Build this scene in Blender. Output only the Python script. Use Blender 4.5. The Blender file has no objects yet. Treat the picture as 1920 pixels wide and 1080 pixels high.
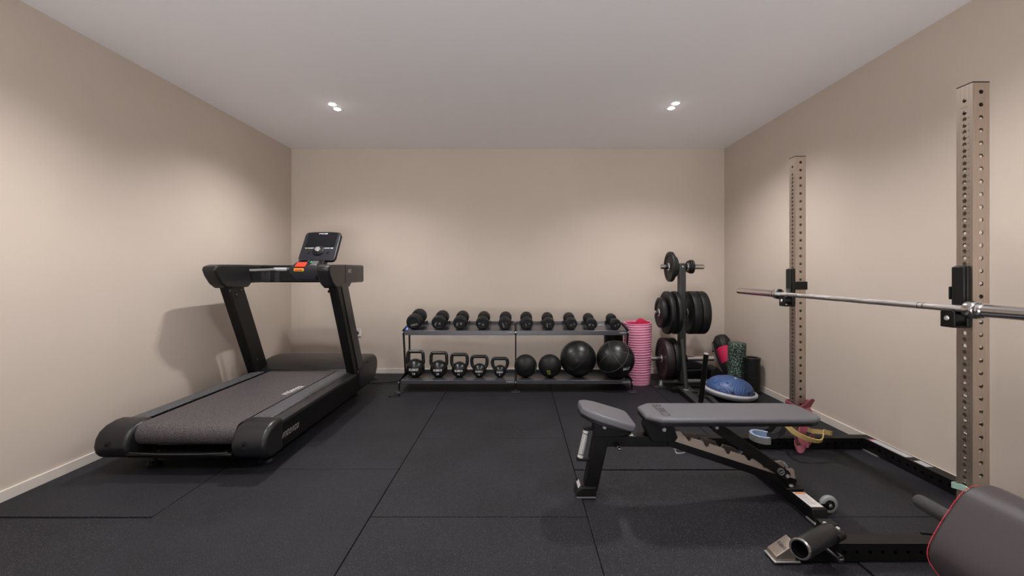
import bpy, bmesh, math, random
from mathutils import Vector, Matrix, noise
random.seed(7)
PI = math.pi
R = math.radians
scene = bpy.context.scene
COL = scene.collection

# ------------------------------------------------------------------ camera
F_PX, VPX, VPY, CAM_H = 850.0, 971.0, 511.5, 1.13
cam_d = bpy.data.cameras.new('camera')
cam = bpy.data.objects.new('camera', cam_d)
COL.objects.link(cam)
cam.location = (0, 0, CAM_H)
cam.rotation_euler = (PI / 2, 0, 0)
cam_d.sensor_width = 36.0
cam_d.lens = F_PX / 1920 * 36.0
cam_d.shift_x = -(VPX - 960) / 1920
cam_d.shift_y = -(540 - VPY) / 1920
cam_d.clip_start = 0.05
scene.camera = cam

# room measures (metres; x right, y away from the camera, z up)
XL, XR, YB, YF, H = -2.548, 2.323, 5.10, -1.7, 2.524

# ------------------------------------------------------------------ materials
def mat(name, color, rough=0.5, metal=0.0, spec=0.5, bump=0.0, bscale=200.0, var=0.0, vscale=6.0,
        speck=None, sscale=500.0, sthr=0.7, coat=0.0, aniso=None):
    m = bpy.data.materials.new(name)
    m.use_nodes = True
    nt = m.node_tree
    N, L = nt.nodes, nt.links
    b = N['Principled BSDF']
    c = (*color, 1.0)
    b.inputs['Base Color'].default_value = c
    b.inputs['Roughness'].default_value = rough
    b.inputs['Metallic'].default_value = metal
    b.inputs['Specular IOR Level'].default_value = spec
    if coat:
        b.inputs['Coat Weight'].default_value = coat
        b.inputs['Coat Roughness'].default_value = 0.15
    tc = N.new('ShaderNodeTexCoord')
    last = None
    if var:
        n = N.new('ShaderNodeTexNoise')
        n.inputs['Scale'].default_value = vscale
        n.inputs['Detail'].default_value = 4
        if aniso:
            mp = N.new('ShaderNodeMapping')
            mp.inputs['Scale'].default_value = aniso
            L.new(tc.outputs['Object'], mp.inputs[0]); L.new(mp.outputs[0], n.inputs['Vector'])
        else:
            L.new(tc.outputs['Object'], n.inputs['Vector'])
        r = N.new('ShaderNodeValToRGB')
        r.color_ramp.elements[0].position = 0.3
        r.color_ramp.elements[1].position = 0.7
        r.color_ramp.elements[0].color = (*[x * (1 - var) for x in color], 1)
        r.color_ramp.elements[1].color = (*[min(1, x * (1 + var)) for x in color], 1)
        L.new(n.outputs['Fac'], r.inputs[0])
        last = r.outputs['Color']
    if speck:
        n = N.new('ShaderNodeTexNoise')
        n.inputs['Scale'].default_value = sscale
        n.inputs['Detail'].default_value = 1
        L.new(tc.outputs['Object'], n.inputs['Vector'])
        r = N.new('ShaderNodeValToRGB')
        r.color_ramp.elements[0].position = sthr
        r.color_ramp.elements[1].position = min(1, sthr + 0.07)
        L.new(n.outputs['Fac'], r.inputs[0])
        mx = N.new('ShaderNodeMixRGB')
        if last: L.new(last, mx.inputs[1])
        else: mx.inputs[1].default_value = c
        mx.inputs[2].default_value = (*speck, 1)
        L.new(r.outputs['Color'], mx.inputs[0])
        last = mx.outputs[0]
    if last: L.new(last, b.inputs['Base Color'])
    if bump:
        n = N.new('ShaderNodeTexNoise')
        n.inputs['Scale'].default_value = bscale
        n.inputs['Detail'].default_value = 3
        L.new(tc.outputs['Object'], n.inputs['Vector'])
        bp = N.new('ShaderNodeBump')
        bp.inputs['Strength'].default_value = bump
        bp.inputs['Distance'].default_value = 0.002
        L.new(n.outputs['Fac'], bp.inputs['Height'])
        L.new(bp.outputs['Normal'], b.inputs['Normal'])
    return m

def emat(name, color, strength):
    m = bpy.data.materials.new(name); m.use_nodes = True
    nt = m.node_tree
    for n in list(nt.nodes): nt.nodes.remove(n)
    e = nt.nodes.new('ShaderNodeEmission'); o = nt.nodes.new('ShaderNodeOutputMaterial')
    e.inputs[0].default_value = (*color, 1); e.inputs[1].default_value = strength
    nt.links.new(e.outputs[0], o.inputs[0])
    return m

M = {}
M['wall'] = mat('beige_wall_paint', (0.565, 0.487, 0.418), 0.9, spec=0.2, bump=0.05, bscale=350, var=0.015, vscale=3)
M['ceiling'] = mat('white_ceiling_paint', (0.90, 0.885, 0.905), 0.95, spec=0.1, bump=0.04, bscale=300)
M['base'] = mat('cream_skirting_paint', (0.66, 0.60, 0.54), 0.5)
M['floor'] = mat('black_rubber_tile', (0.0112, 0.0110, 0.0150), 0.62, spec=0.27, bump=0.6, bscale=420, var=0.30, vscale=2.6,
                 speck=(0.075, 0.074, 0.08), sscale=260, sthr=0.62)
M['black'] = mat('black_powder_coat', (0.005, 0.0047, 0.0047), 0.42, spec=0.25, bump=0.12, bscale=900)
M['blackplastic'] = mat('black_moulded_plastic', (0.0075, 0.0075, 0.008), 0.40, spec=0.32, bump=0.15, bscale=700)
M['satin'] = mat('charcoal_satin_plastic', (0.0115, 0.0115, 0.0128), 0.35, spec=0.42, bump=0.1, bscale=800)
M['rubber'] = mat('black_rubber', (0.0062, 0.0062, 0.0066), 0.5, spec=0.33, bump=0.35, bscale=350)
M['rubberwine'] = mat('dark_wine_rubber', (0.016, 0.007, 0.010), 0.5, bump=0.3, bscale=350)
M['cast'] = mat('black_cast_iron', (0.009, 0.0085, 0.0085), 0.27, spec=0.5, bump=0.25, bscale=180)
M['belt'] = mat('treadmill_belt_fabric', (0.036, 0.031, 0.033), 0.55, bump=0.5, bscale=500, speck=(0.150, 0.132, 0.137), sscale=290, sthr=0.53)
M['railpad'] = mat('grey_speckled_grip', (0.030, 0.030, 0.034), 0.5, bump=0.6, bscale=450, speck=(0.24, 0.245, 0.27), sscale=240, sthr=0.55)
M['steel'] = mat('brushed_stainless_steel', (0.45, 0.38, 0.32), 0.37, metal=0.85, var=0.10, vscale=5, aniso=(40, 40, 1.5))
M['chrome'] = mat('chrome', (0.66, 0.64, 0.64), 0.18, metal=1.0)
M['knurl'] = mat('knurled_steel', (0.50, 0.48, 0.47), 0.32, metal=1.0, bump=0.9, bscale=900)
M['knobmetal'] = mat('satin_silver', (0.72, 0.71, 0.70), 0.4, metal=0.25)
M['tan'] = mat('blasted_tan_steel', (0.36, 0.30, 0.255), 0.45, metal=0.35)
M['greytube'] = mat('grey_and_toplit_tube', (0.15, 0.15, 0.15), 0.34, metal=0.4)
M['leather'] = mat('black_leatherette', (0.007, 0.007, 0.0078), 0.36, spec=0.5, bump=0.12, bscale=300)
M['alu'] = mat('silver_aluminium', (0.62, 0.61, 0.61), 0.35, metal=0.8)
M['gunmetal'] = mat('grey_painted_steel', (0.030, 0.030, 0.032), 0.36, metal=0.2, bump=0.1, bscale=700)
M['shelf'] = mat('dark_grey_shelf_steel', (0.075, 0.075, 0.083), 0.25, metal=0.35, bump=0.1, bscale=700)
M['pad'] = mat('grey_bench_vinyl', (0.108, 0.106, 0.120), 0.42, bump=0.15, bscale=600)
M['pad2'] = mat('warm_grey_vinyl', (0.046, 0.037, 0.041), 0.42, bump=0.2, bscale=260)
M['foam'] = mat('dark_foam', (0.040, 0.037, 0.040), 0.8, bump=0.6, bscale=500)
M['white'] = mat('white_print', (0.75, 0.75, 0.75), 0.5)
M['worn'] = mat('worn_white_print', (0.42, 0.41, 0.42), 0.6)
M['blackprint'] = mat('black_print', (0.012, 0.012, 0.014), 0.5)
M['whiteplastic'] = mat('white_plastic', (0.72, 0.70, 0.67), 0.35)
M['red'] = mat('red_plastic', (0.75, 0.045, 0.02), 0.4)
M['yellow'] = mat('yellow_plastic', (0.78, 0.45, 0.05), 0.4)
M['orange'] = mat('orange_print', (0.75, 0.20, 0.03), 0.5)
M['green'] = mat('green_print', (0.03, 0.30, 0.16), 0.5)
M['screen'] = mat('dark_glass_screen', (0.006, 0.007, 0.010), 0.12, spec=0.6)
M['console'] = mat('console_plastic', (0.015, 0.016, 0.022), 0.36, bump=0.1, bscale=800)
M['pinklight'] = mat('pink_mat_foam', (0.76, 0.29, 0.44), 0.75, bump=0.2, bscale=200)
M['pinkdark'] = mat('hot_pink_foam', (0.62, 0.02, 0.09), 0.75)
M['magenta'] = mat('magenta_fabric', (0.60, 0.010, 0.085), 0.7, bump=0.6, bscale=60)
M['nylon'] = mat('black_nylon', (0.013, 0.013, 0.014), 0.5, bump=0.7, bscale=60)
M['speckfoam'] = mat('speckled_green_foam', (0.014, 0.020, 0.018), 0.7, bump=0.4, bscale=120, speck=(0.16, 0.26, 0.20), sscale=75, sthr=0.52)
M['greyplastic'] = mat('pale_grey_plastic', (0.42, 0.42, 0.46), 0.4)
M['bandred'] = mat('dusty_red_latex', (0.29, 0.070, 0.098), 0.6, bump=0.2, bscale=90)
M['bandyellow'] = mat('yellow_latex', (0.56, 0.41, 0.16), 0.5)
M['bandblue'] = mat('pale_blue_latex', (0.25, 0.33, 0.50), 0.5)
M['bandmint'] = mat('mint_latex', (0.36, 0.55, 0.48), 0.5)
M['blueplastic'] = mat('blue_plastic', (0.02, 0.10, 0.55), 0.4)
M['wheel'] = mat('translucent_grey_urethane', (0.27, 0.28, 0.27), 0.3)
M['stitch'] = mat('red_thread', (0.50, 0.03, 0.045), 0.6)
M['piping'] = mat('grey_piping', (0.16, 0.16, 0.16), 0.5)
M['etch'] = mat('etched_grey', (0.13, 0.115, 0.10), 0.6)
M['dot'] = mat('dark_hole', (0.003, 0.003, 0.003), 0.8)
M['lamp'] = emat('lamp_lens_glow', (1.0, 0.96, 0.93), 60)

# bosu: blue dome with dark wavy contour grooves
def bosu_mat():
    m = mat('blue_textured_vinyl', (0.060, 0.120, 0.300), 0.42)
    nt = m.node_tree; N, L = nt.nodes, nt.links
    b = N['Principled BSDF']
    tc = N.new('ShaderNodeTexCoord')
    n = N.new('ShaderNodeTexNoise'); n.inputs['Scale'].default_value = 5.0; n.inputs['Detail'].default_value = 0.5
    L.new(tc.outputs['Object'], n.inputs['Vector'])
    mu = N.new('ShaderNodeMath'); mu.operation = 'MULTIPLY'; mu.inputs[1].default_value = 20
    L.new(n.outputs['Fac'], mu.inputs[0])
    fr = N.new('ShaderNodeMath'); fr.operation = 'FRACT'
    L.new(mu.outputs[0], fr.inputs[0])
    r = N.new('ShaderNodeValToRGB')
    r.color_ramp.elements[0].position = 0.16; r.color_ramp.elements[0].color = (0.010, 0.020, 0.070, 1)
    r.color_ramp.elements[1].position = 0.27; r.color_ramp.elements[1].color = (0.060, 0.120, 0.300, 1)
    L.new(fr.outputs[0], r.inputs[0]); L.new(r.outputs[0], b.inputs['Base Color'])
    bp = N.new('ShaderNodeBump'); bp.inputs['Strength'].default_value = 0.5; bp.inputs['Distance'].default_value = 0.004
    L.new(r.outputs[0], bp.inputs['Height']); L.new(bp.outputs[0], b.inputs['Normal'])
    return m
M['bosu'] = bosu_mat()

# ------------------------------------------------------------------ mesh helpers
class MB:
    def __init__(s): s.bm = bmesh.new()
    def _add(s, verts, faces, T=None):
        vs = [s.bm.verts.new(T @ Vector(v) if T is not None else Vector(v)) for v in verts]
        for f in faces:
            try: s.bm.faces.new([vs[i] for i in f])
            except ValueError: pass
        return s
    def box(s, x0, x1, y0, y1, z0, z1, T=None):
        v = [(x0, y0, z0), (x1, y0, z0), (x1, y1, z0), (x0, y1, z0), (x0, y0, z1), (x1, y0, z1), (x1, y1, z1), (x0, y1, z1)]
        return s._add(v, [(0, 3, 2, 1), (4, 5, 6, 7), (0, 1, 5, 4), (1, 2, 6, 5), (2, 3, 7, 6), (3, 0, 4, 7)], T)
    def prism(s, poly, axis, a, b, T=None):
        """poly of 2-D points extruded along axis x/y/z from a to b. 2-D is (y,z), (x,z) or (x,y)."""
        def p(u, v, w):
            return {'x': (w, u, v), 'y': (u, w, v), 'z': (u, v, w)}[axis]
        n = len(poly)
        v = [p(u, w, a) for u, w in poly] + [p(u, w, b) for u, w in poly]
        f = [tuple(range(n)), tuple(range(2 * n - 1, n - 1, -1))]
        f += [(i, i + n, (i + 1) % n + n, (i + 1) % n) for i in range(n)]
        return s._add(v, f, T)
    def cyl(s, p0, p1, r0, r1=None, n=24, caps=True):
        return s.lathe([(0, 0)] * 0 + ([(0, 0)] if caps else []) + [(r0, 0), (r1 if r1 is not None else r0, 1)] + ([(0, 1)] if caps else []), p0, p1, n, unit=True)
    def lathe(s, prof, p0, p1, n=32, unit=False, squash=None):
        """prof of (radius, distance along p0->p1); revolves about that axis."""
        p0, p1 = Vector(p0), Vector(p1)
        d = p1 - p0; Ln = d.length; d.normalize()
        a = Vector((0, 0, 1)) if abs(d.z) < 0.9 else Vector((0, 1, 0))
        u = d.cross(a).normalized(); w = d.cross(u).normalized()
        rings = []
        for r, t in prof:
            c = p0 + d * (t * (Ln if unit else 1))
            if r < 1e-7: rings.append([s.bm.verts.new(c)])
            else: rings.append([s.bm.verts.new(c + (u * math.cos(2 * PI * k / n) + w * math.sin(2 * PI * k / n)) * r) for k in range(n)])
        for A, B in zip(rings, rings[1:]):
            for k in range(n):
                k2 = (k + 1) % n
                if len(A) == 1 and len(B) == 1: continue
                if len(A) == 1: fs = (A[0], B[k2], B[k])
                elif len(B) == 1: fs = (A[k], A[k2], B[0])
                else: fs = (A[k], A[k2], B[k2], B[k])
                try: s.bm.faces.new(fs)
                except ValueError: pass
        return s
    def sphere(s, c, r, n=32, m=20, T=None, sz=1.0):
        prof = [(r * math.sin(PI * i / m), -r * sz * math.cos(PI * i / m)) for i in range(m + 1)]
        c = Vector(c)
        return s.lathe(prof, c, c + Vector((0, 0, 1)), n)
    def tube(s, pts, r, n=12, closed=False, smooth=0, caps=True):
        pts = [Vector(p) for p in pts]
        if smooth: pts = catmull(pts, smooth, closed)
        rings = []
        N = len(pts); prev = None
        for i, p in enumerate(pts):
            a = pts[(i - 1) % N] if (closed or i) else p
            b = pts[(i + 1) % N] if (closed or i < N - 1) else p
            t = (b - a).normalized()
            if prev is None:
                up = Vector((0, 0, 1)) if abs(t.z) < 0.9 else Vector((0, 1, 0))
                u = t.cross(up).normalized()
            else:
                u = (prev - t * prev.dot(t)).normalized()
            prev = u; w = t.cross(u)
            rr = r[i] if isinstance(r, (list, tuple)) else r
            rings.append([s.bm.verts.new(p + (u * math.cos(2 * PI * k / n) + w * math.sin(2 * PI * k / n)) * rr) for k in range(n)])
        for i in range(N if closed else N - 1):
            A, B = rings[i], rings[(i + 1) % N]
            for k in range(n): s.bm.faces.new((A[k], A[(k + 1) % n], B[(k + 1) % n], B[k]))
        if caps and not closed:
            s.bm.faces.new(rings[0]); s.bm.faces.new(rings[-1][::-1])
        return s
    def ribbon(s, pts, W, t, smooth=0, closed=False):
        """flat strip: path pts, width vector(s) W, thickness t."""
        n0 = len(pts)
        pts = [Vector(p) for p in pts]
        Ws = [Vector(w) for w in W] if isinstance(W[0], (tuple, list, Vector)) else [Vector(W)] * n0
        if smooth:
            Ws = catmull(Ws, smooth, closed); pts = catmull(pts, smooth, closed)
        N = len(pts); rings = []
        for i, p in enumerate(pts):
            a = pts[(i - 1) % N] if (closed or i) else p
            b = pts[(i + 1) % N] if (closed or i < N - 1) else p
            tg = (b - a).normalized(); w = Ws[i]
            nn = tg.cross(w).normalized() * t / 2
            rings.append([s.bm.verts.new(q) for q in (p - w / 2 - nn, p + w / 2 - nn, p + w / 2 + nn, p - w / 2 + nn)])
        for i in range(N if closed else N - 1):
            A, B = rings[i], rings[(i + 1) % N]
            for k in range(4): s.bm.faces.new((A[k], A[(k + 1) % 4], B[(k + 1) % 4], B[k]))
        if not closed:
            s.bm.faces.new(rings[0][::-1]); s.bm.faces.new(rings[-1])
        return s

def catmull(P, k, closed=False):
    out = []; n = len(P)
    segs = n if closed else n - 1
    for i in range(segs):
        p0 = P[(i - 1) % n] if (closed or i > 0) else P[i]
        p1 = P[i]; p2 = P[(i + 1) % n]
        p3 = P[(i + 2) % n] if (closed or i + 2 < n) else p2
        for j in range(k):
            t = j / k
            out.append(0.5 * ((2 * p1) + (p2 - p0) * t + (2 * p0 - 5 * p1 + 4 * p2 - p3) * t * t + (3 * p1 - p0 - 3 * p2 + p3) * t ** 3))
    if not closed: out.append(P[-1].copy())
    return out

def origin(o):
    v = Vector((0, 0, 0))
    while o is not None: v = v + o.location; o = o.parent
    return v

def obj(name, mb, m, parent=None, bevel=0.0, seg=2, smooth=35, local=False, pos=None):
    """links ONE mesh object; mesh is given in world space unless local."""
    bm = mb.bm
    bmesh.ops.recalc_face_normals(bm, faces=bm.faces)
    off = Vector((0, 0, 0))
    if not local:
        if parent is not None: off = origin(parent)
        elif pos is not None: off = Vector(pos)
        bmesh.ops.translate(bm, verts=bm.verts, vec=-off)
    me = bpy.data.meshes.new(name); bm.to_mesh(me); bm.free()
    me.materials.append(M[m] if isinstance(m, str) else m)
    if smooth:
        me.shade_smooth(); me.set_sharp_from_angle(angle=R(smooth))
    o = bpy.data.objects.new(name, me); COL.objects.link(o)
    if parent is not None: o.parent = parent
    elif not local and pos is not None: o.location = off
    if bevel:
        b = o.modifiers.new('bevel', 'BEVEL'); b.width = bevel; b.segments = seg
        b.limit_method = 'ANGLE'; b.angle_limit = R(32); b.harden_normals = False
    return o

def tag(o, label, cat, group=None):
    o['label'] = label; o['category'] = cat
    if group: o['group'] = group
    return o
def thing(name, label, cat, loc=(0, 0, 0), group=None):
    o = bpy.data.objects.new(name, None); o.empty_display_size = 0.1
    COL.objects.link(o); o.location = loc
    return tag(o, label, cat, group)
def struct(name, mb, m, **k):
    o = obj(name, mb, m, **k); o['kind'] = 'structure'; return o
def plab(o, s): o['label'] = s; return o

_tc = {}
def text_geo(s, bold=0.0, shear=0.0):
    key = (s, bold, shear)
    if key not in _tc:
        cu = bpy.data.curves.new('t', 'FONT'); cu.body = s; cu.align_x = 'CENTER'; cu.align_y = 'CENTER'
        cu.size = 1.0; cu.offset = bold; cu.shear = shear; cu.resolution_u = 3; cu.extrude = 0
        o = bpy.data.objects.new('t', cu)
        me = bpy.data.meshes.new_from_object(o)
        _tc[key] = ([tuple(v.co) for v in me.vertices], [tuple(p.vertices) for p in me.polygons])
        bpy.data.objects.remove(o); bpy.data.curves.remove(cu); bpy.data.meshes.remove(me)
    return _tc[key]
def add_text(mb, s, size, fn, bold=0.0, shear=0.0, sx=1.0):
    """fn maps (x right, y up) of the text plane to world."""
    v, f = text_geo(s, bold, shear)
    return mb._add([fn(x * size * sx, y * size) for x, y, z in v], f)
def plane_fn(o, r, u):
    o, r, u = Vector(o), Vector(r).normalized(), Vector(u).normalized()
    return lambda x, y: o + r * x + u * y

def floorpt(px, py):
    Z = F_PX * CAM_H / (py - VPY); return ((px - VPX) * Z / F_PX, Z, 0.0)
def at(px, py, Z): return Vector(((px - VPX) * Z / F_PX, Z, CAM_H - (py - VPY) * Z / F_PX))

# ------------------------------------------------------------------ the room
T = 0.12
struct('wall_left', MB().box(XL - T, XL, YF, YB + T, -0.05, H), 'wall')
struct('wall_right', MB().box(XR, XR + T, YF, YB + T, -0.05, H), 'wall')
struct('wall_back', MB().box(XL, XR, YB, YB + T, -0.05, H), 'wall')
WX0, WX1, WZ0, WZ1 = -1.9, 1.7, 0.04, 1.40      # unseen opening, added behind the camera to brighten the ceiling
fw = MB().box(XL, WX0, YF - T, YF, -0.05, H).box(WX1, XR, YF - T, YF, -0.05, H).box(WX0, WX1, YF - T, YF, WZ1, H).box(WX0, WX1, YF - T, YF, -0.05, WZ0)
struct('wall_front', fw, 'wall')
wf = MB()
for x in (WX0, -0.10 - 0.03, WX1 - 0.06): wf.box(x, x + 0.06, YF - 0.09, YF - 0.03, WZ0, WZ1)
for z in (WZ0, WZ1 - 0.06): wf.box(WX0 + 0.06, WX1 - 0.06, YF - 0.09, YF - 0.03, z, z + 0.06)
struct('added_window_1', wf, 'base', bevel=0.004)  # frame of the added light opening
struct('ceiling', MB().box(XL - T, XR + T, YF - T, YB + T, H, H + T), 'ceiling')
# floor: rubber slabs in staggered columns with open seams
fb = MB()
cols = [-3.70 + 0.0, -2.701, -1.693, -0.685, 0.323, 1.331, 2.339]
xs = [max(XL, c) for c in cols[1:]]
edges = [XL, -1.693, -0.685, 0.323, 1.331, XR]
stag = [2.1, 2.61, 2.1, 2.61, 2.1]
for i in range(5):
    x0, x1 = edges[i], edges[i + 1]
    y = stag[i] - 6.0
    while y < YB:
        y0, y1 = max(y, YF), min(y + 1.0, YB)
        if y1 - y0 > 0.02:
            dz = -random.random() * 0.0016
            if i == 3 and abs(y0 - 1.61) < 0.02: dz = -0.006
            if i == 0 and y0 > 2.0 and y0 < 2.2: dz = 0.0
            if i == 0 and abs(y1 - 2.1) < .02: dz = -0.005
            g = 0.0022
            fb.box(x0 + g, x1 - g, y0 + g, y1 - g, -0.045, dz)
        y += 1.0
fb.box(XL, XR, YF, YB, -0.05, -0.012)
struct('floor', fb, 'floor', bevel=0.002, seg=2)
bh, bt = 0.056, 0.012
def skirting(name, poly, axis, a, b): struct(name, MB().prism(poly, axis, a, b), 'base', bevel=0.003)
skirting('baseboard_left', [(XL, 0), (XL + bt, 0), (XL + bt, bh), (XL, bh)], 'y', YF + bt, YB - bt)
skirting('baseboard_right', [(XR - bt, 0), (XR, 0), (XR, bh), (XR - bt, bh)], 'y', YF + bt, YB - bt)
skirting('baseboard_back', [(YB - bt, 0), (YB, 0), (YB, bh), (YB - bt, bh)], 'x', XL + bt, XR - bt)
skirting('baseboard_front', [(YF, 0), (YF + bt, 0), (YF + bt, bh), (YF, bh)], 'x', XL + bt, XR - bt)

# ------------------------------------------------------------------ ceiling lights
LAMP_W = 36.0
def fixture(x, y, label, k=1.0):
    t = thing('ceiling_spotlight', label, 'light', (x, y, H), 'recessed twin ceiling spotlights')
    for s in (-1, 1):
        yy = y + s * 0.055
        obj('trim_ring', MB().lathe([(0.026, -0.001), (0.034, -0.001), (0.036, -0.003), (0.036, -0.006), (0.032, -0.008), (0.026, -0.006)], (x, yy, H), (x, yy, H + 1), 28), 'whiteplastic', t)
        obj('lamp_lens', MB().lathe([(0, -0.016), (0.016, -0.0135), (0.0262, -0.007), (0.0262, -0.001)], (x, yy, H), (x, yy, H + 1), 28), 'lamp', t)
        ld = bpy.data.lights.new('spot_lamp', 'SPOT')
        ld.energy = LAMP_W * k; ld.color = (0.985, 0.965, 0.955)
        ld.spot_size = R(142); ld.spot_blend = 0.75; ld.shadow_soft_size = 0.012
        lo = bpy.data.objects.new('spot_lamp', ld); COL.objects.link(lo)
        lo.parent = t; lo.location = (0, s * 0.055, -0.022)
fixture(-1.53, 3.79, 'lit twin ceiling spotlight on the left, above the treadmill')
fixture(1.293, 3.77, 'lit twin ceiling spotlight on the right, nearer the squat rack')
fixture(-1.53, 1.94, 'twin ceiling spotlight over the left half of the floor, outside the frame')
fixture(1.28, 1.94, 'twin ceiling spotlight above the squat rack, outside the frame', 0.72)
fixture(-1.53, 0.10, 'added twin ceiling spotlight left of the camera, outside the frame')  # unseen row beside the camera, added for brightness
fixture(1.28, 0.10, 'added twin ceiling spotlight right of the camera, outside the frame', 0.72)

# ------------------------------------------------------------------ treadmill
def build_treadmill():
    t = thing('treadmill', 'large black treadmill with upright console beside the left wall', 'treadmill', (-1.875, 3.4, 0))
    xl, xr = -2.34, -1.405
    fr = MB()
    for a, b in ((xl + 0.005, xl + 0.05), (xr - 0.05, xr)):
        fr.box(a, b, 2.66, 4.05, 0.085, 0.235)
    fr.box(xl + 0.05, xr - 0.05, 2.72, 4.0, 0.11, 0.20)
    obj('deck_frame', fr, 'black', t, bevel=0.006)
    # sloping trims along both edges
    for s, a, b in ((1, -1.462, xr), (-1, xl + 0.057, xl)):
        obj('edge_trim', MB().prism([(a, 0.268), (b, 0.250), (b, 0.228), (a, 0.228)], 'y', 2.64, 3.95), 'gunmetal' if s > 0 else 'blackplastic', t, bevel=0.004)
    obj('side_rail', MB().box(-1.578, -1.456, 2.655, 3.93, 0.262, 0.2745), 'railpad', t, bevel=0.004)
    obj('side_rail', MB().box(-2.295, -2.198, 2.655, 3.93, 0.262, 0.2745), 'railpad', t, bevel=0.004)
    # belt around the front roller
    prof = [(4.04, 0.268), (2.63, 0.268)]
    for k in range(1, 14):
        a = PI / 2 + PI * k / 14
        prof.append((2.62 + 0.062 * math.cos(a), 0.206 + 0.062 * math.sin(a)))
    prof += [(2.63, 0.144), (4.04, 0.144), (4.04, 0.150), (2.63, 0.150)]
    prof2 = []
    for k in range(13, 0, -1):
        a = PI / 2 + PI * k / 14
        prof2.append((2.62 + 0.058 * math.cos(a), 0.206 + 0.058 * math.sin(a)))
    prof += prof2 + [(2.63, 0.264), (4.04, 0.264)]
    belt = obj('running_belt', MB().prism(prof, 'x', -2.168, -1.598), 'belt', t, smooth=30)
    lg = MB(); add_text(lg, '\u0131ntenza', 0.085, plane_fn((-1.655, 3.32, 0.2692), (0.08, 1, 0), (-1, 0.05, 0)), 0.004, 0.25)
    obj('lettering', lg, 'white', belt, smooth=0)
    # front end caps
    cp = [(2.70, 0.278), (2.63, 0.277), (2.575, 0.266), (2.535, 0.243), (2.510, 0.208), (2.500, 0.165), (2.510, 0.122), (2.545, 0.090), (2.60, 0.080), (2.70, 0.080)]
    for a, b in ((-2.352, -2.162), (-1.592, -1.393)):
        c = obj('end_cap', MB().prism(cp, 'x', a, b), 'satin', t, bevel=0.024, seg=4, smooth=45)
        hx = (a + b) / 2 + (-0.012 if a < -2 else -0.02)
        hm = MB()
        for dz in (-0.008, 0.008): hm.cyl((hx, 2.499, 0.178 + dz), (hx, 2.506, 0.178 + dz), 0.0115, n=20)
        obj('adjuster_hole', hm, 'dot', c)
        obj('adjuster_rim', MB().tube([(hx + 0.0125 * math.cos(k * PI / 8), 2.5005, 0.176 + 0.020 * math.sin(k * PI / 8)) for k in range(16)], 0.0016, 6, True), 'gunmetal', c)
    # lower front guard with its lip
    gd = MB().prism([(2.56, 0.085), (2.515, 0.105), (2.503, 0.122), (2.512, 0.130), (2.54, 0.117), (2.62, 0.10), (2.72, 0.10), (2.72, 0.083)], 'x', -2.17, -1.585)
    g = obj('front_guard', gd, 'black', t, bevel=0.005)
    obj('guard_lip', MB().tube([(-2.155, 2.512, 0.132), (-2.02, 2.505, 0.128), (-1.875, 2.503, 0.127), (-1.73, 2.505, 0.128), (-1.605, 2.512, 0.132)], 0.0035, 8, smooth=5), 'gunmetal', g)
    for x in (-2.06, -1.67):
        obj('guard_bolt', MB().lathe([(0, 0), (0.008, 0), (0.008, 0.01), (0, 0.012)], (x, 2.60, 0.102), (x, 2.60, 1), 12), 'dot', g)
    # motor hood
    hp = [(3.965, 0.262), (4.00, 0.285), (4.12, 0.325), (4.28, 0.343), (4.42, 0.342), (4.49, 0.315), (4.525, 0.255), (4.52, 0.19), (4.46, 0.12), (4.36, 0.085), (4.08, 0.08), (4.0, 0.10)]
    hood = obj('motor_hood', MB().prism(hp, 'x', -2.345, -1.395), 'satin', t, bevel=0.03, seg=4, smooth=45)
    obj('hood_vent', MB().box(-1.3965, -1.393, 4.20, 4.235, 0.295, 0.306), 'dot', hood)
    obj('hood_badge', MB().box(-1.86, -1.78, 4.18, 4.20, 0.3325, 0.3345), 'gunmetal', hood)
    # uprights (side profiles lean back to the user)
    for a, b, side in ((-1.478, -1.407, 1), (-2.328, -2.252, -1)):
        u = obj('upright', MB().prism([(3.985, 0.10), (4.185, 0.10), (4.10, 0.27), (3.715, 1.045), (3.515, 1.045), (3.90, 0.27)], 'x', a, b), 'black', t, bevel=0.008)
        xi = a if side > 0 else b
        for (yy, zz) in ((3.545, 0.984), (3.69, 0.984), (3.632, 0.948), (3.92, 0.377), (4.015, 0.374)):
            obj('bolt', MB().lathe([(0, 0.006), (0.009, 0.006), (0.012, 0.002), (0.012, 0)], (xi, yy, zz), (xi - side, yy, zz), 14), 'blackplastic', u)
        if side > 0:
            obj('side_cover', MB().prism([(4.03, 0.12), (4.20, 0.12), (4.12, 0.285), (3.735, 1.04), (3.60, 1.04), (3.985, 0.28)], 'x', b, b + 0.006), 'gunmetal', u, bevel=0.003)
    # handrails (wings) and cross beam
    wp = [(4.13, 1.200), (3.70, 1.197), (3.43, 1.192), (3.372, 1.178), (3.360, 1.150), (3.385, 1.105), (3.44, 1.045), (3.50, 1.012), (3.60, 1.008), (3.79, 1.012), (3.83, 1.045), (4.13, 1.045)]
    for a, b in ((-1.503, -1.402), (-2.350, -2.245)):
        w = obj('handrail', MB().prism(wp, 'x', a, b), 'satin', t, bevel=0.018, seg=4, smooth=45)
        if a > -2:
            mk = MB()
            mk.lathe([(0, 0), (0.016, 0), (0.016, 0.001), (0, 0.001)], (b + .0005, 3.76, 1.145), (b + 1, 3.76, 1.145), 18)
            for k, z in ((0, 1.155), (1, 1.137)):
                for j in (0, 1): mk.box(b, b + 0.001, 3.785 + j * 0.016, 3.797 + j * 0.016, z - 0.007, z + 0.007)
            obj('emblem', mk, 'worn', w)
            obj('seam', MB().box(b - 0.001, b + 0.001, 3.685, 3.690, 1.05, 1.196), 'dot', w)
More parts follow.
